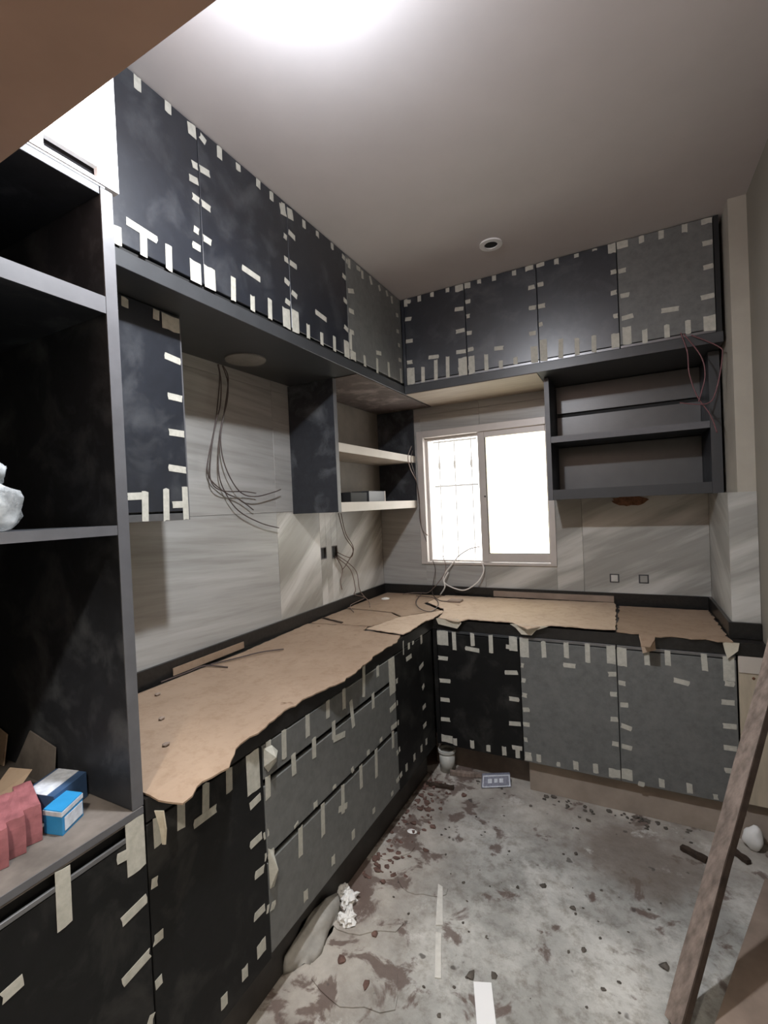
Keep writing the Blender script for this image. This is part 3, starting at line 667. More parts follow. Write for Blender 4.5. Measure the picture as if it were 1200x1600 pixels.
t = thing('white_cupboard', 'glossy white cupboard high at the left, dark slot handle in its door', 'cabinet', (.3, -2.6, 2.118))
box('carcass', M['carcass'], t, .004, XL - .02, -2.98, -2.2845, 2.118, 2.612)
dm = MB()
ys0, ys1, zs0, zs1 = -2.400, -2.299, 2.126, 2.149
dm.box(XL - .018, XL, -2.98, ys0, 2.118, 2.611); dm.box(XL - .018, XL, ys1, -2.2545, 2.118, 2.611)
dm.box(XL - .018, XL, ys0, ys1, 2.118, zs0); dm.box(XL - .018, XL, ys0, ys1, zs1, 2.611)
d = dm.build('door', M['white'], t)
box('handle', M['handle_dark'], d, XL - .020, XL - .012, ys0, ys1, zs0, zs1, label='dark recessed slot handle')
box('underside_panel', M['edge_grey'], t, .02, XL - .002, -2.96, -2.2845, 2.1125, 2.1175)

# ---------------------------------------------------------------- lower cabinets, left run
GR_L = 'taped base cabinets under the counter'
ld = []
ZB0 = .160
# deck cabinet
t = thing('base_cabinet', 'black base cabinet at the left edge under the cluttered deck', 'cabinet', (.3, -2.63, ZB0), GR_L)
box('carcass', M['carcass'], t, .004, XL - .03, -2.98, -2.277, ZB0, .790)
d = door_x('door', M['black_low'], t, XL, -2.98, -2.268, ZB0, .755); ld.append((-2.98, -2.2695, .1, .755, d))
box('grip_strip', M['strip'], t, XL - .004, XL + .001, -2.98, -2.277, .757, .767, .001)
box('recess_panel', M['dark'], t, XL - .03, XL - .014, -2.98, -2.277, .767, .7900)
dk = box('deck', M['deck'], t, .004, XL, -2.98, -2.272, .7905, .811, .001)
box('edge_band', M['edge_grey'], dk, XL, XL + .0015, -2.98, -2.272, .796, .8105)
ld.append((-2.98, -2.2695, .9, .911, dk))
# black cabinet
t = thing('base_cabinet', 'black base cabinet with a single door, left of the grey drawers', 'cabinet', (.3, -2.09, ZB0), GR_L)
box('carcass', M['carcass'], t, .004, XL - .02, -2.266, -1.910, ZB0, .766)
d = door_x('door', M['black_low'], t, XL, -2.268, -1.909, ZB0, .764); ld.append((-2.268, -1.909, .1, .8, d))
# drawers
t = thing('drawer_cabinet', 'grey three-drawer base cabinet in the left run', 'cabinet', (.3, -1.49, ZB0), GR_L)
box('carcass', M['dark'], t, .004, XL - .032, -1.908, -1.068, ZB0, .766)
for z0, z1 in ((.172, .428), (.449, .648), (.668, .764)):
    d = door_x('drawer_front', M['grey'], t, XL, -1.909, -1.067, z0, z1); ld.append((-1.909, -1.067, z0 - .01, z1 + .01, d))
    drw = d
# corner
t = thing('base_cabinet', 'narrow black base cabinet in the inner corner, right of the drawers', 'cabinet', (.3, -.84, ZB0), GR_L)
box('carcass', M['carcass'], t, .004, XL - .02, -1.066, -.62, ZB0, .766)
d = door_x('door', M['black_low'], t, XL, -1.067, -.632, ZB0, .764); ld.append((-1.067, -.62, .1, .8, d))
tape_up('lower_left', 'x', XL, 1, ld, .806, .165)
kb = box('kickboard', M['kick'], None, .53, .548, -2.98, -.64, .002, .158)
tag(kb, 'dark kickboard under the left base cabinets', 'kickboard')

# curled, crumpled tape tabs hanging off the drawer fronts
def curl(parent, pts, mat=M['tape']):
    P = [Vector(p) for p in pts]; c = sum(P, Vector()) / len(P) + Vector((.022, 0, .004))
    n = len(P)
    mb = MB().faces(P + [c] + [p - Vector((.001, 0, 0)) for p in P], [(i, (i + 1) % n, n) for i in range(n)] + [tuple(range(n + 1, 2 * n + 1))] )
    mb.build('masking_tape', mat, parent, label='crumpled loose tab of tape')
curl(ld[-2][4], [(.602, -1.905, .757), (.602, -1.87, .75), (.606, -1.851, .726), (.604, -1.856, .696), (.602, -1.890, .682), (.602, -1.906, .706)])
curl(ld[-4][4], [(.602, -1.906, .472), (.602, -1.886, .453), (.604, -1.889, .42), (.606, -1.872, .385), (.604, -1.890, .352), (.602, -1.905, .355), (.602, -1.906, .412)])

# ---------------------------------------------------------------- lower cabinets, back run
lb = []
xb = [.622, 1.048, 1.470, 1.901]
lab = ['black base cabinet in the back run touching the corner', 'middle grey base cabinet in the back run under the window',
       'right grey base cabinet in the back run beside the pale filler panel']
for i in range(3):
    x0, x1 = xb[i], xb[i + 1]
    t = thing('base_cabinet', lab[i], 'cabinet', ((x0 + x1) / 2, -.3, ZB0), GR_L)
    box('carcass', M['dark'], t, x0 + .001, x1 - .001, YB + .020, -.004, ZB0, .768)
    d = door_y('door', (M['black_low'], M['grey'], M['grey'])[i], t, YB, x0, x1, ZB0, .748); lb.append((x0, x1, .1, .8, d))
    box('grip_strip', M['strip'] if i else M['rail'], t, x0 + .002, x1 - .002, YB + .001, YB + .016, .753, .767, .001)
tape_up('lower_back', 'y', YB, -1, lb, .766, .165)
tag(box('corner_filler', M['black_low'], None, XL - .001, .620, YB + .0015, YB + .018, ZB0, .766), 'black filler strip in the inner corner between the two base runs', 'filler strip')
fp = thing('filler_panel', 'pale knotty plywood filler panel at the right end of the back run', 'panel', (1.95, YB, .15))
box('panel', M['pale_ply'], fp, 1.907, 1.995, YB + .006, YB + .02, .17, .766, .001)
box('cleat', M['edge_pale'], fp, 1.907, 1.995, YB + .002, YB + .006, .70, .766)
for x, z in ((1.972, .735), (1.955, .68), (1.95, .45)): MB().lump((x, YB + .005, z), .006, .003, .006, .3, 1, x).build('knot', M['rust'], fp)
pl = thing('plinth', 'raw tan plinth along the floor under the back base cabinets', 'plinth', (1.3, -.55, 0))
box('plinth_board', M['plinth_dark'], pl, .55, 1.062, -.500, -.482, .001, .158, label='darker recessed part of the plinth')
box('plinth_board', M['plinth'], pl, 1.064, XW - .004, -.566, -.546, .001, .158)

# ---------------------------------------------------------------- counter and backsplash
ct = thing('countertop', 'black stone L-shaped countertop, mostly hidden under cardboard', 'countertop', (.3, -1.1, .77))
L = [(.004, YT + .004), (XL - .0005, YT + .004), (XL - .0005, YB + .0005), (XW - .003, YB + .0005), (XW - .003, YC - .018), (XC - .003, YC - .018), (XC - .003, -.003), (.004, -.003)]
MB().prism([(x, y, .770) for x, y in L], (0, 0, ZC - .770)).build('slab', M['stone'], ct)
bs = thing('backsplash', 'low black stone upstand along the walls behind the counter', 'upstand', (.9, -.01, ZC))
box('upstand', M['stone'], bs, .001, .014, YT + .004, -.016, ZC + .0005, .887, .001)
box('upstand', M['stone'], bs, .001, XC - .016, -.015, -.001, ZC + .0005, .887, .001)
box('upstand', M['stone'], bs, XC - .015, XC - .001, YC - .001, -.001, ZC + .0005, .887, .001)
box('upstand', M['stone'], bs, XC - .015, XW - .003, YC - .016, YC - .002, ZC + .0005, .887, .001)

# ---------------------------------------------------------------- cardboard on the counter
def ragged(pts, amp, step=.02, fixed=()):
    out = []
    n = len(pts)
    for i in range(n):
        a = Vector(pts[i]).to_3d() if len(pts[i]) == 2 else Vector(pts[i]); b = Vector(pts[(i + 1) % n]).to_3d() if len(pts[(i + 1) % n]) == 2 else Vector(pts[(i + 1) % n])
        k = 1 if i in fixed else max(1, int((b - a).length / step))
        for j in range(k):
            p = a.lerp(b, j / k)
            if j: p += Vector((R(-amp, amp), R(-amp, amp), 0))
            out.append((p.x, p.y))
    return out

def sheet(name, label, pts, z, mat, amp=.004, thick=.004, back=False, fixed=(), group='cardboard sheets covering the counter'):
    """a sheet of cardboard; verts beyond the counter edge droop over it"""
    poly = ragged(pts, amp, fixed=fixed)
    bm = bmesh.new()
    bm.faces.new([bm.verts.new((x, y, z)) for x, y in poly])
    cuts = [((XL + .004 + k, 0, 0), (1, 0, 0)) for k in (0, .012, .024)] + [((0, YB - .004 - k, 0), (0, 1, 0)) for k in (0, .012, .024)]
    cuts += [((.15 * k, 0, 0), (1, 0, 0)) for k in range(1, 13)] + [((0, -.15 * k, 0), (0, 1, 0)) for k in range(1, 16)]
    for co, no in cuts:
        bmesh.ops.bisect_plane(bm, geom=bm.verts[:] + bm.edges[:] + bm.faces[:], plane_co=co, plane_no=no)
    bmesh.ops.triangulate(bm, faces=bm.faces[:])
    r = bmesh.ops.extrude_face_region(bm, geom=bm.faces[:])
    for v in r['geom']:
        if isinstance(v, bmesh.types.BMVert): v.co.z += thick
    for v in bm.verts:
        x, y = v.co.x, v.co.y
        over = max(0, x - (XL + .004)) if y < YB - .004 and x < 1.2 and not back else max(0, (YB - .004) - y)
        if over > 0: v.co.z -= min(over * over * 3.5, .03)
        else: v.co.z += .0012 * (1 + noise.noise(Vector((x * 6, y * 6, 0))))
    mb = MB(); mb.take(bm)
    o = mb.build(name, mat)
    return tag(o, label, 'cardboard', group)

Z0 = ZC + .002
sheet('cardboard_sheet', 'large brown cardboard sheet with a torn front edge on the left counter',
      [(.03, YT + .012), (.05, -1.40), (.02, -.915), (.36, -.875), (.372, -.945), (.585, -.965), (.612, -1.05), (.608, -1.25), (.628, -1.40), (.634, -1.55), (.622, -1.62), (.606, -1.70), (.606, -1.83),
       (.622, -1.93), (.622, -2.01), (.664, -2.09), (.658, -2.18), (.672, -2.23), (.648, -2.25), (.632, -2.258)], Z0, M['card_red'], amp=.005, fixed=(0, 19))
sheet('cardboard_sheet', 'middle cardboard sheet at the inner corner of the counter',
      [(.03, -.90), (.03, -.56), (.155, -.555), (.345, -.575), (.43, -.655), (.375, -.86)], Z0 + .0005, M['card_red'], amp=.003)
sheet('cardboard_sheet', 'curled cardboard sheet lying over the corner with a lifted front edge',
      [(.385, -.93), (.440, -.665), (.60, -.455), (.62, -.50), (.618, -.63), (.60, -.70), (.606, -.90), (.596, -.958)], Z0 + .006, M['card'], amp=.003)
sheet('cardboard_sheet', 'brown cardboard sheet deep in the corner below the window, white drain cap on it',
      [(.03, -.54), (.04, -.04), (.46, -.05), (.42, -.30), (.58, -.44), (.435, -.64), (.345, -.565), (.16, -.545)], Z0 + .003, M['card_red'], amp=.003)
sheet('cardboard_sheet', 'long brown cardboard sheet with torn edge on the back counter',
      [(.60, -.43), (.445, -.29), (.475, -.06), (1.45, -.03), (1.46, -.08), (1.47, -.60), (1.40, -.612), (1.20, -.608), (1.15, -.640), (1.10, -.668), (1.06, -.645), (1.02, -.612), (.80, -.608), (.76, -.650), (.70, -.640), (.64, -.622), (.635, -.55)],
      Z0 + .0085, M['card'], amp=.004, back=True)
sheet('cardboard_sheet', 'right end cardboard sheet on the back counter with ragged pale edge by the pillar',
      [(1.475, -.07), (1.88, -.06), (1.88, -.56), (1.89, -.625), (1.84, -.632), (1.80, -.612), (1.75, -.625), (1.70, -.612), (1.62, -.63), (1.60, -.70), (1.565, -.70), (1.56, -.612), (1.475, -.605)], Z0 + .0005, M['card_red'], amp=.006, back=True)
# hanging flaps along the back edge
def flap(label, pts, mat):
    o = MB().prism(pts, (0, -.004, 0)).build('cardboard_flap', mat); tag(o, label, 'cardboard')
flap('whitish torn cardboard flap hanging at the inner corner of the counter', [(.628, YB - .012, .829), (.755, YB - .026, .835), (.770, YB - .026, .818), (.745, YB - .022, .787), (.64, YB - .012, .800)], M['card_white'])
flap('pointed cardboard flap hanging over the black door joint of the back run', [(1.015, YB - .026, .832), (1.19, YB - .026, .834), (1.135, YB - .022, .812), (1.112, YB - .020, .785), (1.065, YB - .020, .785), (1.04, YB - .022, .815)], M['card_white'])
flap('narrow cardboard tab hanging over the right grey base door', [(1.560, YB - .012, .822), (1.618, YB - .012, .822), (1.622, YB - .010, .765), (1.572, YB - .010, .745)], M['card'])
flap('small pale torn tab at the right end of the back counter', [(1.855, YB - .012, .822), (1.91, YB - .012, .822), (1.905, YB - .010, .790), (1.87, YB - .010, .755), (1.862, YB - .010, .785)], M['card_white'])
o = MB().prism([(.622, -2.262, .80), (.640, -2.255, .80), (.642, -2.252, .76), (.634, -2.250, .722), (.628, -2.252, .722), (.630, -2.258, .765)], (.002, .002, 0)).build('cardboard_shred', M['card_white'])
tag(o, 'thin torn shred dangling from the front left end of the counter cardboard', 'cardboard')
tag(box('cardboard_strip', M['board_brown'], None, .78, 1.45, -.034, -.018, ZC + .019, .872), 'brown cardboard strip standing against the black upstand under the window', 'cardboard')
tag(box('cardboard_strip', M['card_red'], None, .018, .022, -1.74, -1.38, ZC + .012, .860), 'thin brown cardboard strip standing against the left upstand', 'cardboard')
o = MB().box(.56, .64, -.26, -.20, ZC + .0165, ZC + .028, .002).build('brown_scrap', M['board_brown']); tag(o, 'small dark brown scrap on the cardboard below the window', 'scrap')
o = MB().cyl((.134, -.245, ZC + .0085), .026, .006, 'z', 20).cyl((.134, -.245, ZC + .0145), .014, .004, 'z', 16).build('drain_cap', M['paper']); tag(o, 'white round cap on the cardboard in the corner', 'cap')
o = MB().beam((.20, -.86, .8315), (.03, -.80, .8315), (0, 1, 0), .012, .004, rough=.001).build('timber_splinter', M['plank_dark']); tag(o, 'dark splinter lying on the middle cardboard sheet', 'splinter')
tw = [[(.031, -1.80, .8315), (.045, -1.70, .8345), (.05, -1.62, .8345), (.144, -1.593, .8315)], [(.06, -1.60, .8345), (.105, -1.50, .8345), (.15, -1.41, .8365), (.21, -1.34, .8345)]]
for q, l in zip(tw, ['dark twig-like cable scrap near the tall unit on the left counter', 'reddish cable scrap in the middle of the left counter']):
    o = MB().tube(q, .0028).build('cable_scrap', M['wire_dark']); tag(o, l, 'cable')
for (x, y, l) in ((.30, -2.00, 'little screw cap on the left counter, nearer the back'), (.45, -2.10, 'little screw cap on the left counter, nearer the torn edge'), (.12, -1.88, 'dark crumb on the left counter near the tall unit')):
    o = MB().lump((x, y, .8320), .010, .012, .005, .3, 1, x * 9, flat=.8285).build('crumb', M['board_brown']); tag(o, l, 'crumb')

# ---------------------------------------------------------------- wall fittings
for (a, b, c, d), l in zip(SL, ['left dark empty socket box on the left tiled wall', 'right dark empty socket box on the left tiled wall, cables coming out']):
    t = thing('socket_box', l, 'socket box', (0, (a + b) / 2, c))
    MB().box(-.011, -.008, a, b, c, d).build('back_plate', M['dark'], t)
    m = MB(); m.box(-.0075, .001, a, a + .005, c, d); m.box(-.0075, .001, b - .005, b, c, d); m.box(-.0075, .001, a + .005, b - .005, c, c + .005); m.box(-.0075, .001, a + .005, b - .005, d - .005, d)
    m.build('rim', M['gasket'], t)
for x, l in ((1.456, 'left small blank socket plate on the back wall below the open shelf'), (1.599, 'right small blank socket plate on the back wall below the open shelf')):
    t = thing('socket_plate', l, 'socket plate', (x, 0, .945))
    box('frame', M['steel_dark'], t, x - .024, x + .024, -.0025, -.0002, .944, .992, .0008)
    box('plate', M['tileC'], t, x - .017, x + .017, -.004, -.0026, .950, .986, .0006)
t = thing('downlight', 'small round ceiling downlight with a dark empty opening', 'light', (1.018, -.719, H - .006))
MB().ring((1.018, -.719, H - .007), .030, .052, .0065).build('rim', M['white'], t)
MB().cyl((1.018, -.719, H - .003), .030, .0025, 'z', 24).build('opening', M['dark'], t)
hp = []
for i in range(22):
    a = i / 22 * 2 * math.pi
    hp.append((1.545 + .092 * math.cos(a) + R(-.012, .012), -.0005, 1.398 + .028 * math.sin(a) + R(-.004, .004)))
o = MB().prism(hp, (0, -.003, 0)).build('broken_plaster', M['rust']); tag(o, 'rusty brown broken patch on the tiles just under the right open shelf cabinet', 'patch')

# ---------------------------------------------------------------- cables
CL = {'h1': ('dark hanging cable on the left wall below the duct hole, shortest end', 'wire_dark'), 'h2': ('dark hanging cable on the left wall, leftmost of its bundle', 'wire_dark'),
      'h3': ('dark hanging cable on the left wall reaching lowest towards the sockets', 'wire_dark'), 'h4': ('dark hanging cable on the left wall with an upturned end', 'wire_dark'),
      's1': ('pale brown cable from the corner shelf down into the right socket box', 'wire_brown'), 's2': ('brown cable hanging beside the sockets with a dark loose tip', 'wire_brown'),
      's3': ('thin cable hanging straight down from the right socket box', 'wire_brown'), 's4': ('cable looping from the socket box onto the counter at the left', 'wire_brown'),
      's5': ('cable running from the socket box down onto the corner cardboard', 'wire_brown'),
      'w1': ('thin cable hanging down the left window frame, nearer the corner shelf', 'wire_brown'), 'w2': ('second thin cable hanging down the left window frame', 'wire_dark'),
      'white': ('white cable in a wide loop under the window sill', 'wire_white'), 'white2': ('short white cable end dropping to the counter under the window', 'wire_white'),
      'd1': ('dark cable from the window sill trailing to the brown scrap on the counter', 'wire_dark'), 'd2': ('brown cable from the window sill along the corner cardboard', 'wire_brown'),
      'd3': ('dark cable coiled in a ring on the corner cardboard', 'wire_dark'),
      'r1': ('reddish cable hanging longest in front of the right open shelf', 'wire_red'), 'r2': ('reddish cable hanging in front of the right open shelf, short straight end', 'wire_red'),
      'r3': ('reddish cable curling round by the pillar at the right open shelf', 'wire_red')}
for nm, pts in CABLES:
    if nm[0] in 'sdw':
        pts = [(max(x, .006 if z > .92 else .032), min(y, -.036) if (nm != 'white' or z < 1.05) and nm not in ('w1', 'w2') and z < .92 else min(y, -.0165), max(z, .839)) for x, y, z in pts]
    o = MB().tube(pts, .0026 if nm[0] != 'w' or nm in ('w1', 'w2') else .0042).build('cable', M[CL[nm][1]], smooth=True)
    tag(o, CL[nm][0], 'cable', 'loose electrical cables')

# ---------------------------------------------------------------- things on the shelves and the deck
t = thing('metal_box', 'small grey box with a pale end on the bottom shelf of the corner cabinet', 'box', (.12, -.30, 1.4565))
box('body', M['rail'], t, .07, .19, -.50, -.30, 1.4565, 1.522, .002)
box('end_cap', M['edge_pale'], t, .07, .19, -.2998, -.288, 1.4565, 1.522, .001, label='pale end cap')
o = box('dark_box', M['dark'], None, .06, .20, -.72, -.54, 1.4565, 1.512, .003); tag(o, 'black low box on the bottom shelf of the corner cabinet', 'box')

bag = thing('plastic_bag', 'knotted translucent plastic bag on the middle shelf at the left edge', 'bag', (.5, -2.50, 1.412))
MB().lump((.52, -2.490, 1.455), .045, .055, .052, .35, 3, 3, flat=1.4125, freq=2).build('bag_body', M['film'], bag, True)
MB().lump((.52, -2.487, 1.520), .022, .030, .030, .6, 3, 5, freq=3).build('bag_neck', M['film'], bag, True)
MB().lump((.52, -2.495, 1.442), .028, .035, .026, .2, 2, 8, flat=1.4135).build('contents', M['pvc'], bag, True)

def carton(name, label, cat, A, B, C, z, h, body, top=None, lid=None):
    """box on base corners A-B (short side) and B-C (long side)"""
    A = Vector((*A, z)); B = Vector((*B, z)); C_ = Vector((*C, z)); D_ = A + (C_ - B)
    t = thing(name, label, cat, ((A + C_) / 2)[:])
    MB().prism([A, B, C_, D_], (0, 0, h)).build('body', body, t)
    c = (A + C_) / 2
    ins = lambda p, k: c + (p - c) * k
    return t, [A, B, C_, D_], ins
t, q, ins = carton('blue_carton', 'small bright blue carton with a white rim at the front of the deck', 'box', (.497, -2.411), (.540, -2.400), (.512, -2.345), .8115, .048, M['blue'])
m = MB(); m.prism([ins(p, 1.03) + Vector((0, 0, .037)) for p in q], (0, 0, .009)); m.build('rim', M['label'], t)
nrm = (q[2] - q[1]).normalized(); side = Vector((nrm.y, -nrm.x, 0)) * .0006
m = MB().prism([q[1].lerp(q[2], .1) + side + Vector((0, 0, .006)), q[1].lerp(q[2], .95) + side + Vector((0, 0, .006)), q[1].lerp(q[2], .95) + side + Vector((0, 0, .032)), q[1].lerp(q[2], .1) + side + Vector((0, 0, .032))], side); m.build('label', M['label'], t)
t, q, ins = carton('blue_carton', 'navy carton with a large white label on top, behind the bright blue one', 'box', (.405, -2.405), (.485, -2.385), (.452, -2.302), .8115, .055, M['blue_dark'])
m = MB().prism([p + Vector((0, 0, .0552)) for p in (q[0].lerp(q[1], .08), q[0].lerp(q[1], .78), q[3].lerp(q[2], .75), q[3].lerp(q[2], .08))], (0, 0, .0008)); m.build('label', M['label'], t)
pk = thing('pink_packet', 'pink film-wrapped bundle of packets at the left end of the deck', 'packet', (.46, -2.50, .8115))
for i, (dx, dy) in enumerate(((0, 0), (.010, -.032), (.020, -.064), (.03, -.096))):
    bm = bmesh.new(); bmesh.ops.create_cube(bm, size=1)
    bmesh.ops.subdivide_edges(bm, edges=bm.edges[:], cuts=3, use_grid_fill=True)
    ax = Vector((-.95, .30, 0)).normalized(); ay = Vector((.30, .95, 0)).normalized()
    for v in bm.verts:
        k = .003 * noise.noise(v.co * 5 + Vector((i * 3, 0, 0)))
        edge = 1 - .03 * (abs(v.co.z * 2) ** 4)
        p = Vector((.455 + dx, -2.420 + dy, .8120)) + ax * v.co.x * .12 * edge + ay * v.co.y * .031 * (edge + k * 10) + Vector((0, 0, (v.co.z + .5) * .070 + k * (1 if v.co.z > -.4 else 0)))
        v.co = p
    mb = MB(); mb.take(bm); mb.build('packet', M['pink'], pk)
def scrap(name, label, pts, up, mat, cat='cardboard'):
    return tag(MB().prism(pts, up).build(name, mat), label, cat)
scrap('cardboard_scrap', 'tilted tan cardboard scrap behind the pink bundle', [(.30, -2.44, .822), (.36, -2.43, .815), (.345, -2.36, .875), (.27, -2.37, .868)], (.003, .002, .003), M['card'])
scrap('cardboard_scrap', 'grey cardboard scrap leaning at the back of the deck', [(.16, -2.315, .8125), (.34, -2.315, .8125), (.33, -2.302, .895), (.22, -2.302, .915)], (0, .003, 0), M['deck'])
scrap('paper_sheet', 'purplish flat sheet lying between the cartons and the pink bundle', [(.37, -2.455, .8115), (.46, -2.43, .8115), (.485, -2.425, .8115), (.40, -2.36, .8115), (.34, -2.40, .8115)], (0, 0, .002), M['print'], 'paper')
scrap('tan_scrap', 'pale tan scrap standing at the far left of the deck', [(.06, -2.316, .8125), (.115, -2.316, .8125), (.11, -2.303, .885), (.05, -2.303, .90)], (0, .003, 0), M['card'])

# ---------------------------------------------------------------- things on the floor
pb = thing('plank', 'long dirty timber plank leaning against the right wall', 'plank', (1.600, -1.500, 0))
A = Vector((1.600, -1.500, .03)); B = Vector((1.955, -1.0, .955))
toc = (CAM_LOC - (A + B) / 2); dd = (B - A).normalized()
wide = dd.cross(Vector((-.86, -.5, 0))).normalized()
nf = dd.cross(wide).normalized()
if nf.x > 0: nf = -nf
MB().beam(A, B, wide, .064, .016, rough=.0015).build('timber', M['plank'], pb)
sgn = 1 if wide.dot(Vector((1, -1, 0))) > 0 else -1
e = wide * sgn * .0345
MB().beam(A + e, B + e, nf, .016, .005, rough=.001).build('dark_edge', M['plank_dark'], pb, label='dark long edge')
o = MB().prism([(1.93, -.81, .002), (1.692, -1.453, .002), (1.62, -1.68, .002), (1.985, -1.68, .002), (1.985, -.80, .002)], (0, 0, .022)).build('floor_board', M['board_brown']); tag(o, 'brown board offcut lying on the floor along the right wall', 'board')
o = MB().lump((1.935, -.615, .045), .035, .03, .048, .3, 3, 4, flat=.001).build('crumpled_paper', M['paper'], smooth=True); tag(o, 'white crumpled paper behind the leaning plank', 'paper')
o = MB().beam((1.68, -.73, .010), (1.76, -.77, .010), (0, 1, 0), .025, .016, rough=.002).build('timber_offcut', M['plank_dark']); tag(o, 'dark timber offcut on the floor left of the leaning plank', 'timber')
o = MB().beam((1.85, -.66, .010), (1.90, -.72, .010), (0, 1, 0), .022, .016, rough=.002).build('timber_offcut', M['plank_dark']); tag(o, 'dark timber offcut on the floor behind the leaning plank', 'timber')
d = Vector((.036, -.092, 0)).normalized(); n = Vector((-d.y, d.x, 0)) * .026
p0 = Vector((1.111, -1.587, .001))
o = MB().prism([p0 - n, p0 + n, p0 + n + d * .26, p0 - n + d * .26], (0, 0, .012)).build('white_offcut', M['white']); tag(o, 'white board offcut on the floor at the bottom of the picture', 'offcut')
o = MB().prism([(.860, -1.296, .001), (.880, -1.302, .001), (.936, -1.45, .001), (.914, -1.46, .001)], (0, 0, .004)).build('pale_strip', M['label_pale']); tag(o, 'thin pale strip on the floor, far piece of two', 'strip')
o = MB().prism([(.924, -1.485, .001), (.942, -1.482, .001), (.994, -1.62, .001), (.976, -1.626, .001)], (0, 0, .004)).build('pale_strip', M['label_pale']); tag(o, 'thin pale strip on the floor, near piece of two', 'strip')
pc = thing('printed_carton', 'flattened blue-grey printed carton on the floor before the black back base cabinet', 'carton', (.905, -.625, 0))
ca, cb, cc, cd = Vector((.845, -.655, .004)), Vector((.975, -.588, .004)), Vector((.965, -.560, .052)), Vector((.842, -.622, .052))
MB().prism([ca, cb, cc, cd], (-.006, .012, 0)).build('body', M['print'], pc)
for s0, s1, z0, z1 in ((.03, .97, .04, .12), (.03, .97, .86, .95), (.02, .05, .05, .95), (.94, .98, .05, .95), (.20, .34, .35, .68), (.42, .54, .38, .68), (.60, .74, .36, .68)):
    P = lambda s_, t_: ca.lerp(cb, s_).lerp(cd.lerp(cc, s_), t_) + Vector((.0006, -.0012, .0006))
    MB().prism([P(s0, z0), P(s1, z0), P(s1, z1), P(s0, z1)], (.0003, -.0006, .0002)).build('print_mark', M['label'], pc)
pp = thing('pipe_stub', 'grey drain pipe stub on the floor in the inner corner', 'pipe', (.622, -.555, 0))
MB().cyl((.632, -.560, .001), .040, .10, 'z', 24, .042).build('pipe', M['pvc'], pp, True)
MB().ring((.632, -.560, .101), .036, .047, .012).build('collar', M['pvc'], pp)
o = MB().beam((.66, -.600, .0125), (.90, -.545, .0125), (0, 0, 1), .018, .022, rough=.002).build('timber_lath', M['plank']); tag(o, 'brown lath lying on the floor in front of the darker plinth', 'timber')
o = MB().beam((.58, -.735, .008), (.72, -.715, .008), (0, 0, 1), .014, .020, rough=.003).build('timber_lath', M['plank_dark']); tag(o, 'short dark lath on the floor in the inner corner', 'timber')
mp = thing('mortar_heap', 'smooth grey mortar heap against the kick of the drawers', 'mortar', (.55, -1.68, 0))
bm = bmesh.new(); bmesh.ops.create_icosphere(bm, subdivisions=3, radius=1)
for v in bm.verts:
    k = 1 + .55 * noise.noise(v.co * 1.6 + Vector((2, 5, 1)))
    x = .552 + v.co.x * .065 * k; y = -1.665 + v.co.y * .125 * k; z = max(.001, v.co.z * .085 * k * (1.0 if v.co.x < .2 else .8))
    v.co = Vector((max(x, .551), y, z))
mb = MB(); mb.take(bm); mb.build('mortar', M['mortar'], mp, True)
for i, (x, y, r, l) in enumerate(((.548, -1.485, .024, 'white crumpled paper by the drawers, farther of the bigger pair'), (.588, -1.508, .026, 'white crumpled paper by the drawers, rightmost'), (.622, -1.575, .024, 'white crumpled paper lying beside the grey mortar heap'))):
    o = MB().lump((x + .012, y, r * .7), r, r * 1.15, r * .8, .9, 3, i + 2, flat=.001, freq=2.2).build('crumpled_paper', M['paper']); tag(o, l, 'paper')
o = MB().lump((.655, -1.078, .004), .022, .014, .005, .2, 2, 3, flat=.001).build('white_chip', M['paper']); tag(o, 'flat white chip on the floor beside the drawers', 'chip')
# thin flakes of old mortar standing proud of the slab
FL = [(.66, -1.50, .13, .11), (.80, -1.30, .10, .08), (.76, -1.72, .13, .10), (.62, -1.16, .07, .10)]
FLL = ['rounded mortar flake on the floor beside the white crumpled paper', 'curved mortar flake left of the thin pale strip', 'brownish mortar flake near the bottom of the picture', 'narrow mortar flake close to the drawers']
for (x, y, a, b), l in zip(FL, FLL):
    q = []
    for i in range(20):
        an = i / 20 * 2 * math.pi; k = 1 + .35 * noise.noise(Vector((math.cos(an) * 1.3 + x * 5, math.sin(an) * 1.3, y)))
        q.append((x + a * k * math.cos(an), y + b * k * math.sin(an), .0005))
    o = MB().prism(q, (0, 0, .0035)).build('mortar_flake', M['floor']); tag(o, l, 'mortar')
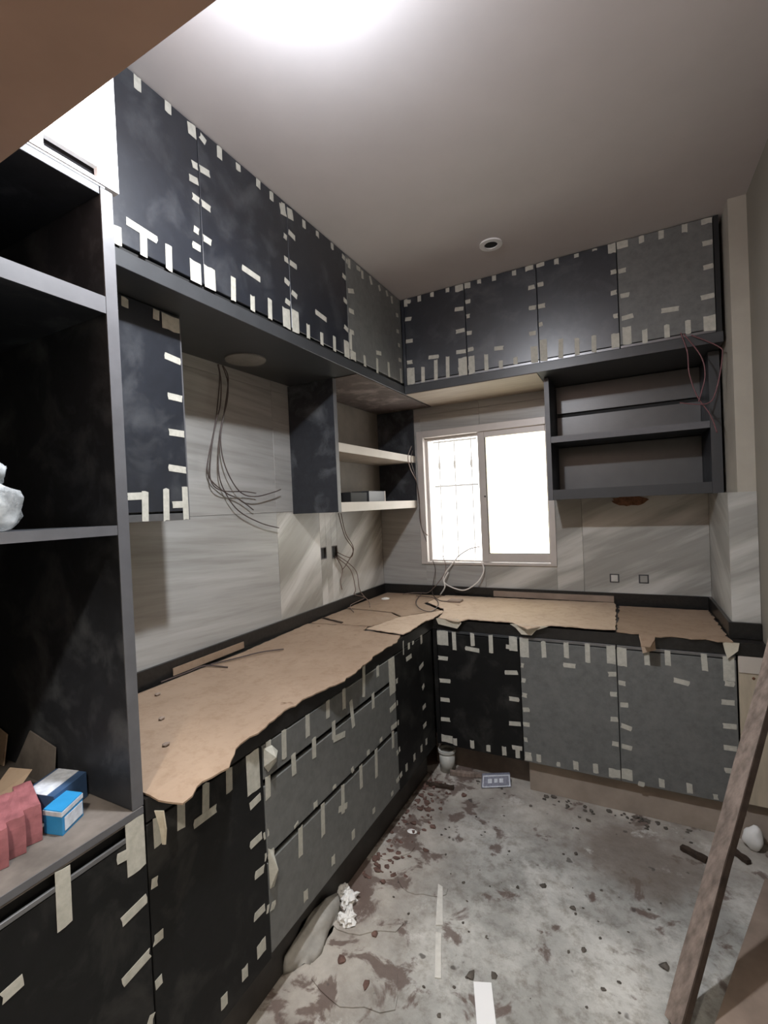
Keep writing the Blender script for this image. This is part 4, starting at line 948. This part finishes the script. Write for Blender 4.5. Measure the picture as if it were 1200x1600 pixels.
# loose rubble
def chip(x, y, s, mat, label):
    o = MB().lump((x, y, s * .25), s * R(.7, 1.2), s * R(.6, 1.0), s * R(.35, .6), .9, 1, R(0, 50), flat=.0008).build('rubble_chip', mat); tag(o, label, 'rubble')
for (x, y, s, l) in ((1.216, -1.141, .020, 'dark rubble lump in the middle of the open floor'), (1.131, -1.189, .016, 'dark rubble lump left of the one in the middle of the floor'),
                     (1.321, -1.199, .015, 'dark rubble lump right of the one in the middle of the floor'), (1.134, -1.545, .018, 'dark rubble lump touching the far end of the white offcut, right one'),
                     (1.073, -1.575, .020, 'dark rubble lump touching the far end of the white offcut, left one'), (1.367, -1.345, .013, 'dark rubble chip halfway between the white offcut and the plank'),
                     (1.590, -1.300, .020, 'dark rubble lump next to the lower part of the leaning plank'), (1.306, -.927, .015, 'dark rubble lump in front of the middle grey base cabinet'),
                     (1.298, -.690, .014, 'dark rubble chip left of a pair near the plinth'), (1.345, -.625, .016, 'dark rubble chip of a pair near the plinth, close to the boards'),
                     (1.520, -.590, .022, 'wide dark rubble lump at the foot of the right grey base cabinet'), (1.560, -.600, .018, 'smaller dark lump at the foot of the right grey base cabinet'),
                     (.742, -1.575, .026, 'brown rubble lump beside the mortar heap'), (.690, -1.701, .024, 'brown rubble lump in front of the mortar heap'), (.800, -1.735, .024, 'brown rubble lump at the bottom of the picture')):
    chip(x, y, s * .72, M['rubble_dark'] if x > .9 else M['rubble'], l)
def strew(name, label, mat, n, f):
    mb = MB()
    for i in range(n):
        x, y, s = f()
        mb.lump((x, y, s * .25), s * R(.6, 1.2), s * R(.5, 1.0), s * R(.3, .6), .9, 1, R(0, 50), flat=.0008)
    tag(mb.build(name, mat), label, 'rubble', kind='stuff')
strew('rubble', 'reddish brown rubble strewn along the foot of the left base cabinets', M['rubble'], 120, lambda: (.575 + abs(random.gauss(0, .075)), R(-1.38, -.66), R(.005, .017)))
strew('rubble', 'dark rubble strewn along the foot of the back plinth', M['rubble_dark'], 40, lambda: (R(.78, 1.75), -.585 - abs(random.gauss(0, .05)), R(.005, .013)))
strew('crumbs', 'fine dark crumbs scattered over the open floor', M['rubble_dark'], 60, lambda: (R(.7, 1.6), R(-1.75, -.72), R(.003, .007)))
